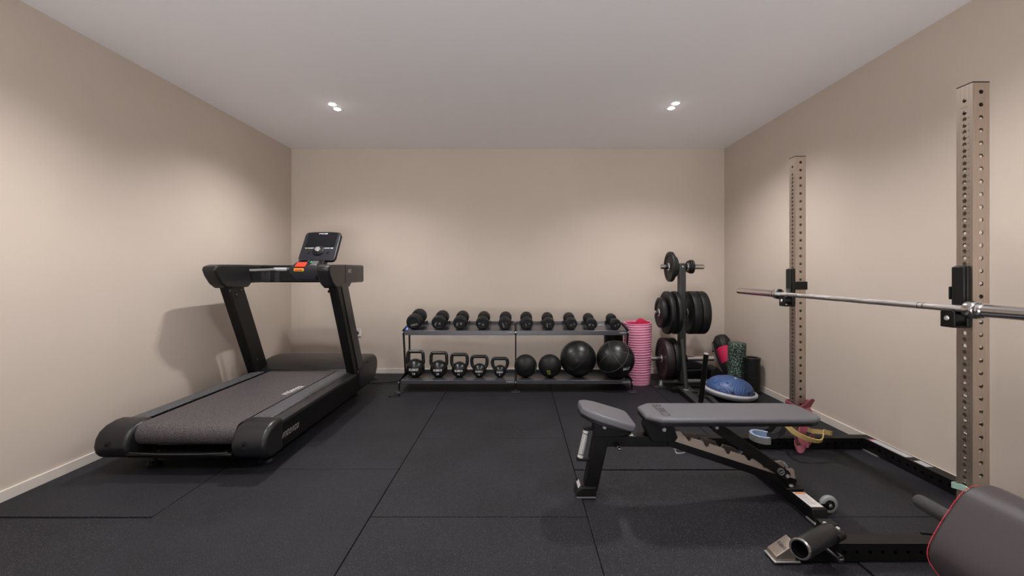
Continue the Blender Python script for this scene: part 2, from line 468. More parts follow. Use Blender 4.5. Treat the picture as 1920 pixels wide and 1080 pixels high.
    cb = obj('cross_beam', MB().box(-2.25, -1.495, 3.99, 4.12, 1.045, 1.197), 'blackplastic', t, bevel=0.012)
    for x0, x1 in ((-2.246, -2.17), (-2.13, -2.09)):
        br = obj('bracket', MB().box(x0, x1, 3.965, 3.992, 1.05, 1.16), 'gunmetal', cb, bevel=0.002)
        obj('bracket_bolt', MB().lathe([(0, 0.005), (0.008, 0.005), (0.009, 0)], ((x0 + x1) / 2, 3.965, 1.14), ((x0 + x1) / 2, 3.0, 1.14), 12), 'dot', br)
    # grip bar to the stop module
    gb = obj('grip_bar', MB().tube([(-2.25, 3.80, 1.150), (-2.17, 3.84, 1.153), (-2.05, 3.90, 1.160), (-1.95, 3.92, 1.163), (-1.75, 3.92, 1.163), (-1.63, 3.88, 1.158), (-1.50, 3.80, 1.150)], 0.0135, 14, smooth=4), 'greytube', t)
    for sx in (-1, 1):
        c = -1.85 + sx * 0.19
        obj('pulse_sensor', MB().tube([(c - 0.05, 3.90 - 0.012 * (sx < 0), 1.160), (c + 0.05, 3.905 - 0.012 * (sx > 0), 1.160)], 0.0155, 14), 'greyplastic', gb)
    # stop module
    mx = -1.845
    mod = obj('stop_module', MB()._add(
        [(mx - 0.14, 3.90, 1.135), (mx + 0.14, 3.90, 1.135), (mx + 0.14, 4.0, 1.135), (mx - 0.14, 4.0, 1.135),
         (mx - 0.125, 3.90, 1.175), (mx + 0.125, 3.90, 1.175), (mx + 0.10, 3.985, 1.228), (mx - 0.10, 3.985, 1.228),
         (mx - 0.07, 3.93, 1.062), (mx + 0.08, 3.93, 1.062), (mx + 0.08, 4.0, 1.062), (mx - 0.07, 4.0, 1.062)],
        [(4, 5, 6, 7), (0, 1, 5, 4), (1, 2, 6, 5), (2, 3, 7, 6), (3, 0, 4, 7), (0, 8, 9, 1), (1, 9, 10, 2), (2, 10, 11, 3), (3, 11, 8, 0), (8, 11, 10, 9)]),
        'console', t, bevel=0.012, seg=3)
    # sloping face: from (y 3.90, z 1.175) to (3.985, 1.228)
    def slope(x, v, lift=0.0): return (x, 3.90 + 0.085 * v - lift * 0.53, 1.175 + 0.053 * v + lift * 0.85)
    def slope_box(x0, x1, v0, v1, h):
        return MB()._add([slope(x0, v0), slope(x1, v0), slope(x1, v1), slope(x0, v1), slope(x0, v0, h), slope(x1, v0, h), slope(x1, v1, h), slope(x0, v1, h)],
                         [(0, 3, 2, 1), (4, 5, 6, 7), (0, 1, 5, 4), (1, 2, 6, 5), (2, 3, 7, 6), (3, 0, 4, 7)])
    obj('stop_button', slope_box(mx - 0.075, mx + 0.01, 0.02, 0.72, 0.012), 'red', mod, bevel=0.003)
    obj('phone_loop', MB().tube([(mx - 0.03 + 0.045 * math.cos(k * PI / 8), 3.975 + 0.012 * math.sin(k * PI / 8), 1.232 + 0.011 * math.sin(k * PI / 8)) for k in range(16)], 0.006, 8, True), 'gunmetal', mod)
    obj('keypad', slope_box(mx + 0.045, mx + 0.098, 0.25, 1.05, 0.006), 'greytube', mod, bevel=0.002)
    obj('start_key', slope_box(mx + 0.026, mx + 0.043, 0.75, 1.0, 0.006), 'green', mod)
    sf = obj('safety_key_frame', MB().box(mx - 0.082, mx + 0.005, 3.890, 3.901, 1.142, 1.168), 'yellow', mod, bevel=0.006)
    obj('safety_key', MB().box(mx - 0.072, mx - 0.005, 3.884, 3.893, 1.150, 1.160), 'red', sf, bevel=0.002)
    # console
    org = Vector((-1.875, 4.205, 1.243)); up = Vector((0, 0.185, 0.285)).normalized(); rt = Vector((1, 0, 0)); nn = rt.cross(up)  # nn faces the user
    rotz = Matrix.Rotation(R(0), 3, 'Z')
    def C(u, v, w): return org + rt * u + up * v + nn * w
    def slab(poly, w0, w1):
        n = len(poly)
        return MB()._add([C(u, v, w0) for u, v in poly] + [C(u, v, w1) for u, v in poly],
                         [tuple(range(n - 1, -1, -1)), tuple(range(n, 2 * n))] + [(i, (i + 1) % n, (i + 1) % n + n, i + n) for i in range(n)])
    outline = [(-0.150, 0.0), (0.150, 0.0), (0.166, 0.012), (0.172, 0.03), (0.172, 0.30), (0.160, 0.330), (0.10, 0.338), (0, 0.341), (-0.10, 0.338), (-0.160, 0.330), (-0.172, 0.30), (-0.172, 0.03), (-0.166, 0.012)]
    con = obj('console', slab(outline, -0.035, 0.0), 'console', t, bevel=0.008, seg=3)
    def circ(u, v, r, w0, w1, r2=None, n=24): return MB().cyl(C(u, v, w0), C(u, v, w1), r, r2, n)
    scr = obj('screen', slab([(-0.138, 0.158), (0.138, 0.158), (0.142, 0.325), (0.05, 0.331), (-0.05, 0.331), (-0.142, 0.325)], 0, 0.0015), 'screen', con)
    lg = MB(); add_text(lg, '\u0131ntenza', 0.030, lambda x, y: C(x, 0.316 + y, 0.0022), 0.0)
    obj('lettering', lg, 'white', scr, smooth=0)
    obj('knob_well', MB().lathe([(0.048, 0), (0.052, 0.004), (0.052, 0.012), (0.042, 0.015), (0, 0.015)], C(0.0, 0.112, 0), C(0.0, 0.112, 1), 28), 'blackplastic', con)
    obj('control_knob', MB().lathe([(0.025, 0.012), (0.025, 0.032), (0.021, 0.036), (0, 0.036)], C(0, 0.112, 0), C(0, 0.112, 1), 28), 'alu', con)
    for u in (-0.088, 0.088):
        obj('button', circ(u, 0.095, 0.012, 0, 0.006), 'dot', con)
    for (u0, u1, m) in ((-0.135, -0.112, 'bandyellow'), (-0.105, -0.05, 'worn'), (0.008, 0.04, 'worn'), (0.047, 0.10, 'worn'), (0.108, 0.128, 'white')):
        obj('key_label', slab([(u0, 0.138), (u1, 0.138), (u1, 0.147), (u0, 0.147)], 0, 0.001), m, con)
    obj('ribbed_edge', MB().box(0, 0, 0, 0, 0, 0) if False else slab([(0.172, 0.03), (0.1735, 0.03), (0.1735, 0.30), (0.172, 0.30)], -0.03, -0.006), 'dot', con)
    obj('console_arm', MB().prism([(4.09, 1.15), (4.12, 1.08), (4.30, 1.245), (4.34, 1.30), (4.28, 1.31)], 'x', -1.95, -1.79), 'blackplastic', t, bevel=0.008)
    # lettering on the side
    lg = MB(); add_text(lg, '\u0131ntenza', 0.072, plane_fn((xr + 0.0008, 2.80, 0.163), (0, 1, 0), (0, 0, 1)), -0.010, 0.35)
    obj('lettering', lg, 'worn', t, smooth=0)
    # feet
    for x, y in ((-2.13, 2.66), (-1.50, 2.70), (-2.2, 4.2), (-1.52, 4.2)):
        f = obj('levelling_foot', MB().lathe([(0, 0), (0.040, 0), (0.042, 0.012), (0.030, 0.026), (0.012, 0.03), (0.012, 0.13), (0, 0.13)], (x, y, 0), (x, y, 1), 20), 'rubber', t)
    return t
build_treadmill()

# wall socket and the cords at the back wall
so = thing('wall_socket', 'small white double socket low on the back wall behind the treadmill', 'socket', (-1.80, YB, 0.45))
obj('face_plate', MB().box(-1.845, -1.762, YB - 0.010, YB, 0.408, 0.500), 'whiteplastic', so, bevel=0.004)
obj('socket_well', MB().cyl((-1.806, YB - 0.0115, 0.454), (-1.806, YB - 0.009, 0.454), 0.022), 'dot', so)
for z in (0.414, 0.490): obj('trim_line', MB().box(-1.842, -1.765, YB - 0.0112, YB - 0.009, z - 0.002, z + 0.002), 'gunmetal', so)
pc = thing('power_cord', 'thin black power cord from the socket along the floor to the dumbbell rack', 'cord', (-1.80, YB - 0.05, 0.45))
obj('plug', MB().lathe([(0, 0), (0.018, 0.002), (0.020, 0.02), (0.013, 0.045), (0, 0.048)], (-1.806, YB - 0.012, 0.454), (-1.806, YB - 1, 0.454), 18), 'blackplastic', pc)
obj('cable', MB().tube([(-1.806, 5.045, 0.452), (-1.81, 5.03, 0.40), (-1.83, 5.05, 0.22), (-1.80, 5.03, 0.05), (-1.70, 4.97, 0.006), (-1.58, 4.90, 0.006), (-1.50, 4.80, 0.006), (-1.58, 4.70, 0.006), (-1.62, 4.66, 0.006), (-1.5, 4.63, 0.006), (-1.32, 4.66, 0.006), (-1.20, 4.72, 0.006), (-1.145, 4.76, 0.006)], 0.0045, 8, smooth=6), 'blackplastic', pc)
tw = tag(obj('thin_cable', MB().tube([(-1.94, 5.088, 0.36), (-1.95, 5.085, 0.30), (-1.92, 5.08, 0.25), (-1.955, 5.085, 0.20), (-1.93, 5.08, 0.15), (-1.94, 5.07, 0.075), (-1.93, 5.04, 0.004)], 0.003, 6, smooth=6), 'gunmetal', pos=(-1.94, 5.085, 0.2)),
         'thin grey cable hanging on the back wall behind the treadmill hood', 'cable')

# ------------------------------------------------------------------ dumbbell rack
RX0, RX1, RXM = -1.122, 1.078, -0.022
TSF, TSB = (4.43, 0.565), (4.70, 0.605)      # top shelf front / back (y, z)
def top_z(y): return TSF[1] + (y - TSF[0]) * (TSB[1] - TSF[1]) / (TSB[0] - TSF[0])
def build_rack():
    t = thing('dumbbell_rack', 'long two-tier black steel rack of weights along the back wall', 'rack', (RXM, 4.5, 0))
    for x0, x1 in ((RX0 + 0.012, RXM - 0.006), (RXM + 0.006, RX1 - 0.012)):
        s = obj('top_shelf', MB().prism([(4.43, 0.562), (4.432, 0.522), (4.44, 0.522), (4.442, 0.556), (4.70, 0.596), (4.715, 0.612), (4.722, 0.612), (4.71, 0.588)] and
                [(TSF[0], TSF[1]), (TSF[0], 0.520), (TSF[0] + 0.012, 0.520), (TSF[0] + 0.012, 0.552), (TSB[0], 0.592), (TSB[0] + 0.012, 0.625), (TSB[0] + 0.004, 0.628), (TSB[0] - 0.006, TSB[1])], 'x', x0, x1), 'shelf', t, bevel=0.0035, seg=3)
        obj('brand_plate', MB().box(x1 - 0.070, x1 - 0.008, TSF[0] - 0.003, TSF[0], 0.536, 0.549), 'worn', s, bevel=0.003)
        obj('brand_plate_inlay', MB().box(x1 - 0.065, x1 - 0.013, TSF[0] - 0.0036, TSF[0] - 0.003, 0.539, 0.546), 'blackprint', s)
        lg = MB(); add_text(lg, 'ELEIKO', 0.008, plane_fn((x1 - 0.039, TSF[0] - 0.004, 0.5425), (1, 0, 0), (0, 0, 1)), 0.01); obj('lettering', lg, 'worn', s, smooth=0)
        s = obj('lower_shelf', MB().prism([(4.28, 0.115), (4.28, 0.078), (4.292, 0.078), (4.292, 0.103), (4.66, 0.103), (4.66, 0.135), (4.668, 0.135), (4.668, 0.110), (4.66, 0.1125)], 'x', x0 - 0.0, x1 + 0.0), 'shelf', t, bevel=0.0035, seg=3)
        obj('brand_plate', MB().box(x1 - 0.080, x1 - 0.012, 4.277, 4.28, 0.091, 0.104), 'worn', s, bevel=0.003)
        obj('brand_plate_inlay', MB().box(x1 - 0.075, x1 - 0.017, 4.2764, 4.277, 0.094, 0.101), 'blackprint', s)
        lg = MB(); add_text(lg, 'ELEIKO', 0.008, plane_fn((x1 - 0.046, 4.276, 0.0975), (1, 0, 0), (0, 0, 1)), 0.01); obj('lettering', lg, 'worn', s, smooth=0)
    for x in (RX0, RXM, RX1):
        w = 0.006
        f = MB()
        f.prism([(4.425, 0.575), (4.465, 0.575), (4.555, 0.10), (4.515, 0.10)], 'x', x - w, x + w)
        f.prism([(4.675, 0.605), (4.715, 0.612), (4.715, 0.03), (4.675, 0.03)], 'x', x - w, x + w)
        f.prism([(4.425, 0.575), (4.715, 0.618), (4.715, 0.57), (4.425, 0.525)], 'x', x - w, x + w)
        f.prism([(4.27, 0.118), (4.27, 0.082), (4.70, 0.085), (4.70, 0.16), (4.53, 0.145)], 'x', x - w, x + w)
        f.prism([(4.272, 0.10), (4.305, 0.10), (4.30, 0.02), (4.278, 0.02)], 'x', x - w, x + w)
        fr = obj('side_frame', f, 'black', t, bevel=0.003)
        for y in (4.288, 4.695):
            fr_ = 1.0 if y < 4.5 else 0.55
            obj('foot', MB().lathe([(0, 0), (0.044 * fr_, 0), (0.047 * fr_, 0.004), (0.040 * fr_, 0.010), (0.012, 0.016), (0.010, 0.035), (0, 0.035)], (x, y, 0), (x, y, 1), 24), 'gunmetal', fr)
        for y, z in ((4.45, 0.55), (4.29, 0.098)):
            obj('bolt', MB().lathe([(0, 0.004), (0.006, 0.004), (0.008, 0)], (x, TSF[0] - 0.004 if z > 0.3 else 4.268, z), (x, 0, z), 12), 'alu', fr)
    for px, rp in db_px:
        x = (px - VPX) * 4.44 / F_PX; r = rp * 4.44 / F_PX
        for s in (-1, 1):
            xs_ = x + s * r * 1.02
            obj('saddle_stop', MB().prism([(xs_ - 0.014, 0.598), (xs_ + 0.014, 0.598), (xs_ + 0.007, 0.634), (xs_ - 0.004, 0.634)], 'y', 4.694, 4.704), 'blackplastic', t)
    return t

# dumbbells: two rubber heads on a knurled handle, lying front to back on the tilted shelf
slope_a = math.atan2(TSB[1] - TSF[1], TSB[0] - TSF[0])
ordn = ['leftmost, above the biggest kettlebell', 'second from left', 'third from left', 'fourth from left', 'fifth from left, by the middle post',
        'sixth from left, by the middle post', 'seventh from left, above the small balls', 'third from right', 'second from right', 'rightmost, next to the pink mat']
sizes = ['biggest', 'large', 'large', 'big', 'medium', 'medium', 'medium', 'small', 'small', 'smallest']
db_px = [(775.8, 14.6), (821.7, 13.2), (861.7, 12.8), (904, 12.3), (946.7, 12.0), (987.5, 11.8), (1029, 11.3), (1071.7, 11.2), (1110, 10.6), (1155, 10.2)]
db_no = ['24', '22', '20', '18', '16', '14', '12', '10', '8', '6']
db_rot = [190, 70, 78, 38, 110, -40, 95, -45, 55, -30]
for i, (px, rp) in enumerate(db_px):
    yf = 4.44
    r = rp * yf / F_PX
    x = (px - VPX) * yf / F_PX
    y0 = yf + 0.005
    base = Vector((x, y0, top_z(y0)))
    d = Vector((0, math.cos(slope_a), math.sin(slope_a))); n = Vector((0, -math.sin(slope_a), math.cos(slope_a)))
    t = thing('dumbbell', f'{sizes[i]} round black rubber dumbbell on the top shelf, {ordn[i]}', 'dumbbell', base, 'rubber dumbbells on the top shelf')
    c0 = base + n * (r + 0.001)
    hl = 0.055 + 0.42 * r; gap = 0.125
    prof = [(0, 0.004), (r * 0.62, 0.004), (r * 0.66, 0.0), (r * 0.86, 0.001), (r * 0.96, 0.008), (r, 0.02), (r, hl - 0.02), (r * 0.94, hl - 0.006), (r * 0.80, hl), (r * 0.35, hl), (0.014, hl + 0.004)]
    h1 = obj('head', MB().lathe(prof, c0, c0 + d, 36), 'rubber', t, smooth=40)
    c1 = c0 + d * (2 * hl + gap)
    obj('head', MB().lathe(prof, c1, c1 - d, 36), 'rubber', t, smooth=40)
    obj('handle', MB().tube([c0 + d * hl, c0 + d * (hl + gap * 0.5), c0 + d * (hl + gap)], 0.0155, 16), 'knurl', t)
    a = R(db_rot[i])
    rt = Vector((math.cos(a), 0, math.sin(a))); up_ = Vector((-math.sin(a), 0, math.cos(a)))
    lg = MB()
    add_text(lg, 'ELEIKO', r * 0.27, plane_fn(c0 + up_ * r * 0.30 + d * 0.003, rt, up_), 0.0)
    obj('lettering', lg, 'worn', h1, smooth=0); lg = MB()
    add_text(lg, db_no[i], r * 0.33, plane_fn(c0 - up_ * r * 0.22 + d * 0.003, rt, up_), 0.0)
    obj('weight_number', lg, 'worn', h1, smooth=0)

build_rack()

# kettlebells
kb = [(779, 17.6, 656, 17.6, '24'), (823, 16.3, 658.5, 17.8, '20'), (861.5, 14.8, 661.5, 17.8, '16'), (899, 13.2, 665, 17.5, '12'), (937.5, 11.6, 669, 17.3, '8')]
KY = 4.43
for px, rp, htop, hw, num in kb:
    s = KY / F_PX; r = rp * s; x = (px - VPX) * s; z0 = 0.1135
    ztop = CAM_H - (htop - VPY) * s
    zc = z0 + r * 0.95
    t = thing('kettlebell', f'black cast-iron kettlebell marked {num} on the lower shelf', 'kettlebell', (x, KY, z0), 'kettlebells on the lower shelf')
    prof = [(0, z0)] + [(math.sqrt(max(0, r * r - (zz - zc) ** 2)), zz) for zz in [z0 + 0.0005 + (2 * r * 0.975 - 0.0005) * (0.5 - 0.5 * math.cos(PI * k / 22)) for k in range(23)]]
    prof = prof[:-1] + [(0, zc + r)]
    prof = [(p[0], p[1]) for p in prof]
    b = obj('bell', MB().lathe(prof, (x, KY, 0), (x, KY, 1), 40), 'cast', t, smooth=60)
    tr = 0.0165; hwid = hw * s - tr
    zb = zc + r * 0.42; zs = ztop - tr
    xb = min(hwid * 0.98, r * 0.80)
    pts = [(x - xb * 0.92, KY, zb - 0.01), (x - (xb + hwid) / 2 - 0.004, KY, zb + 0.02), (x - hwid, KY, zb + (zs - zb) * 0.55), (x - hwid * 0.97, KY, zs - 0.020), (x - hwid * 0.80, KY, zs - 0.002), (x - hwid * 0.5, KY, zs),
           (x + hwid * 0.5, KY, zs), (x + hwid * 0.80, KY, zs - 0.002), (x + hwid * 0.97, KY, zs - 0.020), (x + hwid, KY, zb + (zs - zb) * 0.55), (x + (xb + hwid) / 2 + 0.004, KY, zb + 0.02), (x + xb * 0.92, KY, zb - 0.01)]
    obj('handle', MB().tube(pts, tr, 16, smooth=4), 'cast', t, smooth=60)
    def wrap(cx, cz, rr, zoff):
        def fn(u, v):
            zz = cz + zoff + v
            h = math.sqrt(max(1e-6, rr * rr - (zz - cz) ** 2)); a = u / rr
            return (cx + h * math.sin(a), KY - h * math.cos(a), zz)
        return fn
    lg = MB()
    add_text(lg, 'ELEIKO', 0.325 * r, wrap(x, zc, r + 0.0012, -0.02 * r), 0.03)
    obj('lettering', lg, 'white', b, smooth=0); lg = MB()
    add_text(lg, num, 0.37 * r, wrap(x, zc, r + 0.0012, -0.45 * r), 0.02)
    obj('weight_number', lg, 'white', b, smooth=0)

# balls
def ball(name, label, cat, px, py, rp, Y, m, group):
    s = Y / F_PX; r = rp * s; x = (px - VPX) * s; z = max(0.1135 + r, 0)
    t = thing(name, label, cat, (x, Y, 0.1135), group)
    b = obj('ball', MB().sphere((x, Y, z), r, 48, 32), m, t, smooth=80)
    return t, b, Vector((x, Y, z)), r
def on_sphere(c, r, lon, lat):   # lon 0 faces the camera
    return c + Vector((r * math.cos(lat) * math.sin(lon), -r * math.cos(lat) * math.cos(lon), r * math.sin(lat)))
def seam_circle(c, r, axis, h, tr, m, parent, name='seam', n=64, a0=0, a1=2 * PI):
    ax = Vector(axis).normalized(); u = ax.cross(Vector((0.3, 0.5, 0.8))).normalized(); w = ax.cross(u)
    rr = math.sqrt(r * r - h * h)
    full = abs(a1 - a0 - 2 * PI) < 1e-6
    pts = [c + ax * h + (u * math.cos(a0 + (a1 - a0) * k / n) + w * math.sin(a0 + (a1 - a0) * k / n)) * rr for k in range(n + (0 if full else 1))]
    return obj(name, MB().tube(pts, tr, 6, full), m, parent)
t, b, c, r = ball('slam_ball', 'smaller black medicine ball beside the middle post, yellow-green mark on its right side', 'ball', 985.5, 687, 21.3, 4.42, 'rubber', 'small medicine balls')
seam_circle(c, r, (1, -0.25, 0.25), r * 0.35, 0.0014, 'blackprint', b)
lg = MB(); add_text(lg, 'ELEIKO', 0.020, lambda u, v: on_sphere(c, r + 0.001, R(62) - v / r, -0.22 + u / r * 1.0), 0.01); obj('lettering', lg, 'bandyellow', b, smooth=0)
t, b, c, r = ball('slam_ball', 'small black medicine ball with a yellow-green 10 low on its front', 'ball', 1031, 688.3, 21.6, 4.41, 'rubber', 'small medicine balls')
seam_circle(c, r, (0.2, -0.3, 1), r * 0.55, 0.0012, 'blackprint', b)
lime = mat('lime_print', (0.50, 0.58, 0.10), 0.5); M['lime'] = lime
lg = MB()
add_text(lg, 'KG', 0.026, lambda u, v: on_sphere(c, r + 0.001, -0.18 + u / r, -0.28 + v / r + u * 0.9), 0.02); obj('lettering', lg, 'lime', b, smooth=0); lg = MB()
add_text(lg, '10', 0.036, lambda u, v: on_sphere(c, r + 0.001, -0.17 + u / r, -0.52 + v / r + u * 0.9), 0.02); obj('lettering', lg, 'lime', b, smooth=0)
t, b, c, r = ball('wall_ball', 'big black leather wall ball on the lower shelf, left one of the two', 'ball', 1083.7, 674, 33.6, 4.45, 'leather', 'big wall balls')
for ax, h in (((0.75, -0.25, 0.6), 0.05), ((-0.65, -0.45, 0.6), 0.06), ((0.05, -0.75, -0.65), 0.05)): seam_circle(c, r, ax, h * r / 0.17, 0.0013, 'gunmetal', b)
t, b, c, r = ball('wall_ball', 'big black wall ball with pale piping and small white print, beside the pink mat', 'ball', 1154, 676, 35.2, 4.38, 'leather', 'big wall balls')
for ax, h in (((0.75, -0.30, 0.6), 0.05), ((-0.62, -0.5, 0.6), 0.055), ((0.05, -0.8, -0.6), 0.06)): seam_circle(c, r, ax, h * r / 0.17, 0.0013, 'piping', b)
lg = MB(); add_text(lg, 'SKLZ', 0.034, lambda u, v: on_sphere(c, r + 0.001, 0.42 + u / r, -0.34 + v / r + u * 0.9), 0.03); obj('lettering', lg, 'white', b, smooth=0)

# blue clip on the shelf end
t = thing('shelf_clip', 'small blue and white clip at the left end of the top shelf', 'clip', (-1.095, 4.455, top_z(4.455)))
obj('clip_body', MB().prism([(-1.112, 0.569), (-1.075, 0.569), (-1.075, 0.600), (-1.095, 0.604)], 'y', 4.45, 4.47), 'blueplastic', t, bevel=0.002)
obj('clip_label', MB().prism([(-1.096, 0.572), (-1.078, 0.572), (-1.078, 0.588), (-1.09, 0.588)], 'y', 4.4495, 4.4505), 'white', t)
# tall black roller behind the rack
t = thing('foam_roller', 'tall plain black roller standing behind the right end of the dumbbell rack', 'roller', (1.02, 4.85, 0))
obj('roller_body', MB().lathe([(0, 0), (0.092, 0), (0.098, 0.006), (0.098, 0.54), (0.092, 0.546), (0.045, 0.546), (0.045, 0.50), (0, 0.50)], (1.02, 4.85, 0), (1.02, 4.85, 1), 40), 'blackplastic', t)
# small dark bits on the floor: thin rod with two stubs
t = tag(obj('bolt', MB().tube([(-1.160, 4.13, 0.006), (-1.128, 4.15, 0.006), (-1.10, 4.17, 0.008)], 0.004, 8).lathe([(0, 0), (0.010, 0), (0.010, 0.010), (0, 0.010)], (-1.166, 4.126, 0.0), (-1.166, 4.126, 1), 10).lathe([(0, 0), (0.011, 0), (0.011, 0.018), (0, 0.018)], (-1.095, 4.172, 0.0), (-1.095, 4.172, 1), 10), 'blackplastic', pos=(-1.13, 4.15, 0)),
        'tiny dark bits lying on the floor by the rack front left foot', 'clip')

# rolled pink mat: ribbed spiral standing on end
def pink_mat():
    cx, cy = 1.232, 4.66
    t = thing('yoga_mat', 'pink ribbed exercise mat rolled up and standing on end', 'mat', (cx, cy, 0))
    zt = 0.622
    mb = MB(); bm = mb.bm
    nz = 210; na = 44
    def rad(z):
        return 0.124 + 0.014 * (z / zt) + 0.0045 * (0.5 + 0.5 * math.sin(z * 2 * PI / 0.0255 + 0.5 * math.sin(z * 31))) * min(1, z * 8)
    rows = []
    for i in range(nz + 1):
        z = zt * i / nz; row = []
        for k in range(na):
            a = 2 * PI * k / na
            tilt = 0.008 * math.sin(a * 1.0 + 0.6) * (z / zt)
            row.append(bm.verts.new((cx + rad(z) * math.cos(a) + 0.006 * (z / zt) * 0, cy + rad(z) * math.sin(a), z + tilt)))
        rows.append(row)
    for A, B in zip(rows, rows[1:]):
        for k in range(na): bm.faces.new((A[k], A[(k + 1) % na], B[(k + 1) % na], B[k]))
    # inner wall and a floor deep in the roll
    inner = [[bm.verts.new((cx + (rad(z) - 0.012) * math.cos(2 * PI * k / na), cy + (rad(z) - 0.012) * math.sin(2 * PI * k / na), z + 0.008 * math.sin(2 * PI * k / na + 0.6))) for k in range(na)] for z in (zt, zt - 0.3)]
    for k in range(na):
        bm.faces.new((rows[-1][k], rows[-1][(k + 1) % na], inner[0][(k + 1) % na], inner[0][k]))
        bm.faces.new((inner[0][k], inner[0][(k + 1) % na], inner[1][(k + 1) % na], inner[1][k]))
    obj('outer_wrap', mb, 'pinklight', t, smooth=60)
    sp = []
    for k in range(110):
        a = k * 0.19; rr = 0.122 - 0.0085 * a / 2.0
        if rr < 0.02: break
        sp.append((cx + rr * math.cos(a + 0.5), cy + rr * math.sin(a + 0.5), zt - 0.16))
    w = []
    for k in range(len(sp)): w.append((0, 0, 0.300 - 0.0005 * k))
    obj('inner_coil', MB().ribbon(sp, w, 0.007), 'pinkdark', t, smooth=60)
    obj('loose_flap', MB().ribbon([(cx + 0.012, cy + 0.105, zt - 0.005), (cx + 0.05, cy + 0.09, zt + 0.006), (cx + 0.095, cy + 0.05, zt - 0.004), (cx + 0.120, cy + 0.0, zt - 0.012)], [(0, 0, 0.02), (0, 0, 0.055), (0, 0, 0.035), (0, 0, 0.02)], 0.006, smooth=5), 'pinkdark', t, smooth=60)
pink_mat()

# ------------------------------------------------------------------ plate tree
TX, TY = 1.625, 4.50
pegs = {'top': (1.19, 1.415, 1.845), 'middle': (0.7355, 1.355, 1.835), 'low': (0.28, 1.318, 1.943)}
t = thing('plate_tree', 'grey steel weight plate tree standing in the right back corner', 'rack', (TX, TY, 0))
obj('column', MB().box(TX - 0.036, TX + 0.036, TY - 0.03, TY + 0.03, 0.05, 1.225), 'gunmetal', t, bevel=0.012, seg=3)
for zz, x0, x1 in pegs.values():
    for xa, xb in ((TX - 0.036, x0), (TX + 0.036, x1)):
        s = 1 if xb > xa else -1
        p = obj('peg', MB().lathe([(0.0, 0), (0.0245, 0), (0.0245, abs(xb - xa) - 0.004), (0.021, abs(xb - xa)), (0, abs(xb - xa))], (xa, TY, zz), (xa + s, TY, zz), 24), 'chrome', t)
        obj('peg_collar', MB().cyl((xa, TY, zz), (xa + s * 0.012, TY, zz), 0.036), 'blackplastic', p)
obj('bolt', MB().lathe([(0, 0.005), (0.008, 0.005), (0.010, 0)], (TX, TY - 0.03, 1.19), (TX, 0, 1.19), 12), 'alu', t)
cr = obj('cross_foot', MB().tube([(1.425, TY, 0.052), (1.60, TY, 0.052), (1.99, TY, 0.052)], 0.0225, 20), 'greytube', t)  # light on the tube's top is put into this paler grey
for x, dx in ((1.425, -0.02), (1.99, 0.02)):
    l = obj('foot_leg', MB().tube([(x, TY, 0.052), (x + dx, TY - 0.03, 0.006)], 0.023, 18), 'greytube', cr)
    obj('foot_disc', MB().lathe([(0, 0), (0.050, 0), (0.056, 0.004), (0.04, 0.009), (0, 0.011)], (x + dx, TY - 0.03, 0), (x + dx, TY - 0.03, 1), 28), 'gunmetal', cr)
obj('spine_foot', MB().box(TX - 0.036, TX + 0.036, 4.52, 5.0, 0.012, 0.06), 'gunmetal', t, bevel=0.008)
obj('lower_rail', MB().box(1.50, 1.90, TY - 0.062, TY - 0.03, 0.004, 0.026), 'black', t, bevel=0.003)

def plate(label, x0, x1, z, r, m, face=-1, num='20', group=None, y=TY, letters=True):
    """face -1: outer face looks left (x0)."""
    th = x1 - x0
    t = thing('weight_plate', label, 'weight plate', ((x0 + x1) / 2, y, z), group)
    hub = 0.0255
    p = [(hub, 0.004), (hub + 0.018, 0.004), (r * 0.40, 0.006), (r * 0.44, 0.010), (r * 0.72, 0.010), (r * 0.78, 0.002), (r * 0.93, 0.0), (r * 0.985, 0.004), (r, 0.010)]
    prof = p + [(a, th - b) for a, b in reversed(p)] + [(hub, 0.004)]
    d = obj('disc', MB().lathe(prof, (x0, y, z), (x0 + 1, y, z), 64), m, t, smooth=35)
    obj('hub_ring', MB().lathe([(hub - 0.0005, 0.0015), (hub + 0.010, 0.0015), (hub + 0.012, 0.004), (hub + 0.012, th - 0.004), (hub + 0.010, th - 0.0015), (hub - 0.0005, th - 0.0015), (hub - 0.0005, 0.0015)], (x0, y, z), (x0 + 1, y, z), 32), 'alu', t)
    if letters:
        lg = MB(); rr = r * 0.58; xx = x0 + 0.0085
        def arc(s, ang, size):
            step = size * 0.80 / rr
            for k, ch in enumerate(s):
                a = ang + (k - (len(s) - 1) / 2) * step      # clockwise from top seen from the left side
                def fn(u, v, a=a):
                    aa = a + u / rr; q = rr + v
                    return (xx, y - q * math.sin(-aa) * -1, z + q * math.cos(aa))
                add_text(lg, ch, size, fn, 0.01)
        arc('ELEIKO', 0.0, r * 0.22); arc(num + 'KG', PI, r * 0.22)
        obj('lettering', lg, 'gunmetal', d, smooth=0)
    return t
G = 'weight plates on the plate tree'
plate('mid-size black plate on the top left peg of the plate tree, outer one', 1.492, 1.532, 1.19, 0.150, 'rubber', num='10', group=G)
plate('small black plate on the top left peg, squeezed against the column', 1.537, 1.566, 1.19, 0.105, 'rubber', num='5', group=G)
plate('smallest change plate on the top right peg, nearest the column', 1.682, 1.698, 1.19, 0.060, 'rubber', letters=False, group=G)
plate('small change plate on the top right peg, middle of three', 1.700, 1.718, 1.19, 0.068, 'rubber', letters=False, group=G)
plate('small change plate on the top right peg, outermost of three', 1.7195, 1.738, 1.19, 0.068, 'rubber', letters=False, group=G)
plate('smaller thick black plate at the outer end of the middle left peg', 1.395, 1.446, 0.7355, 0.150, 'rubber', num='10', group=G)
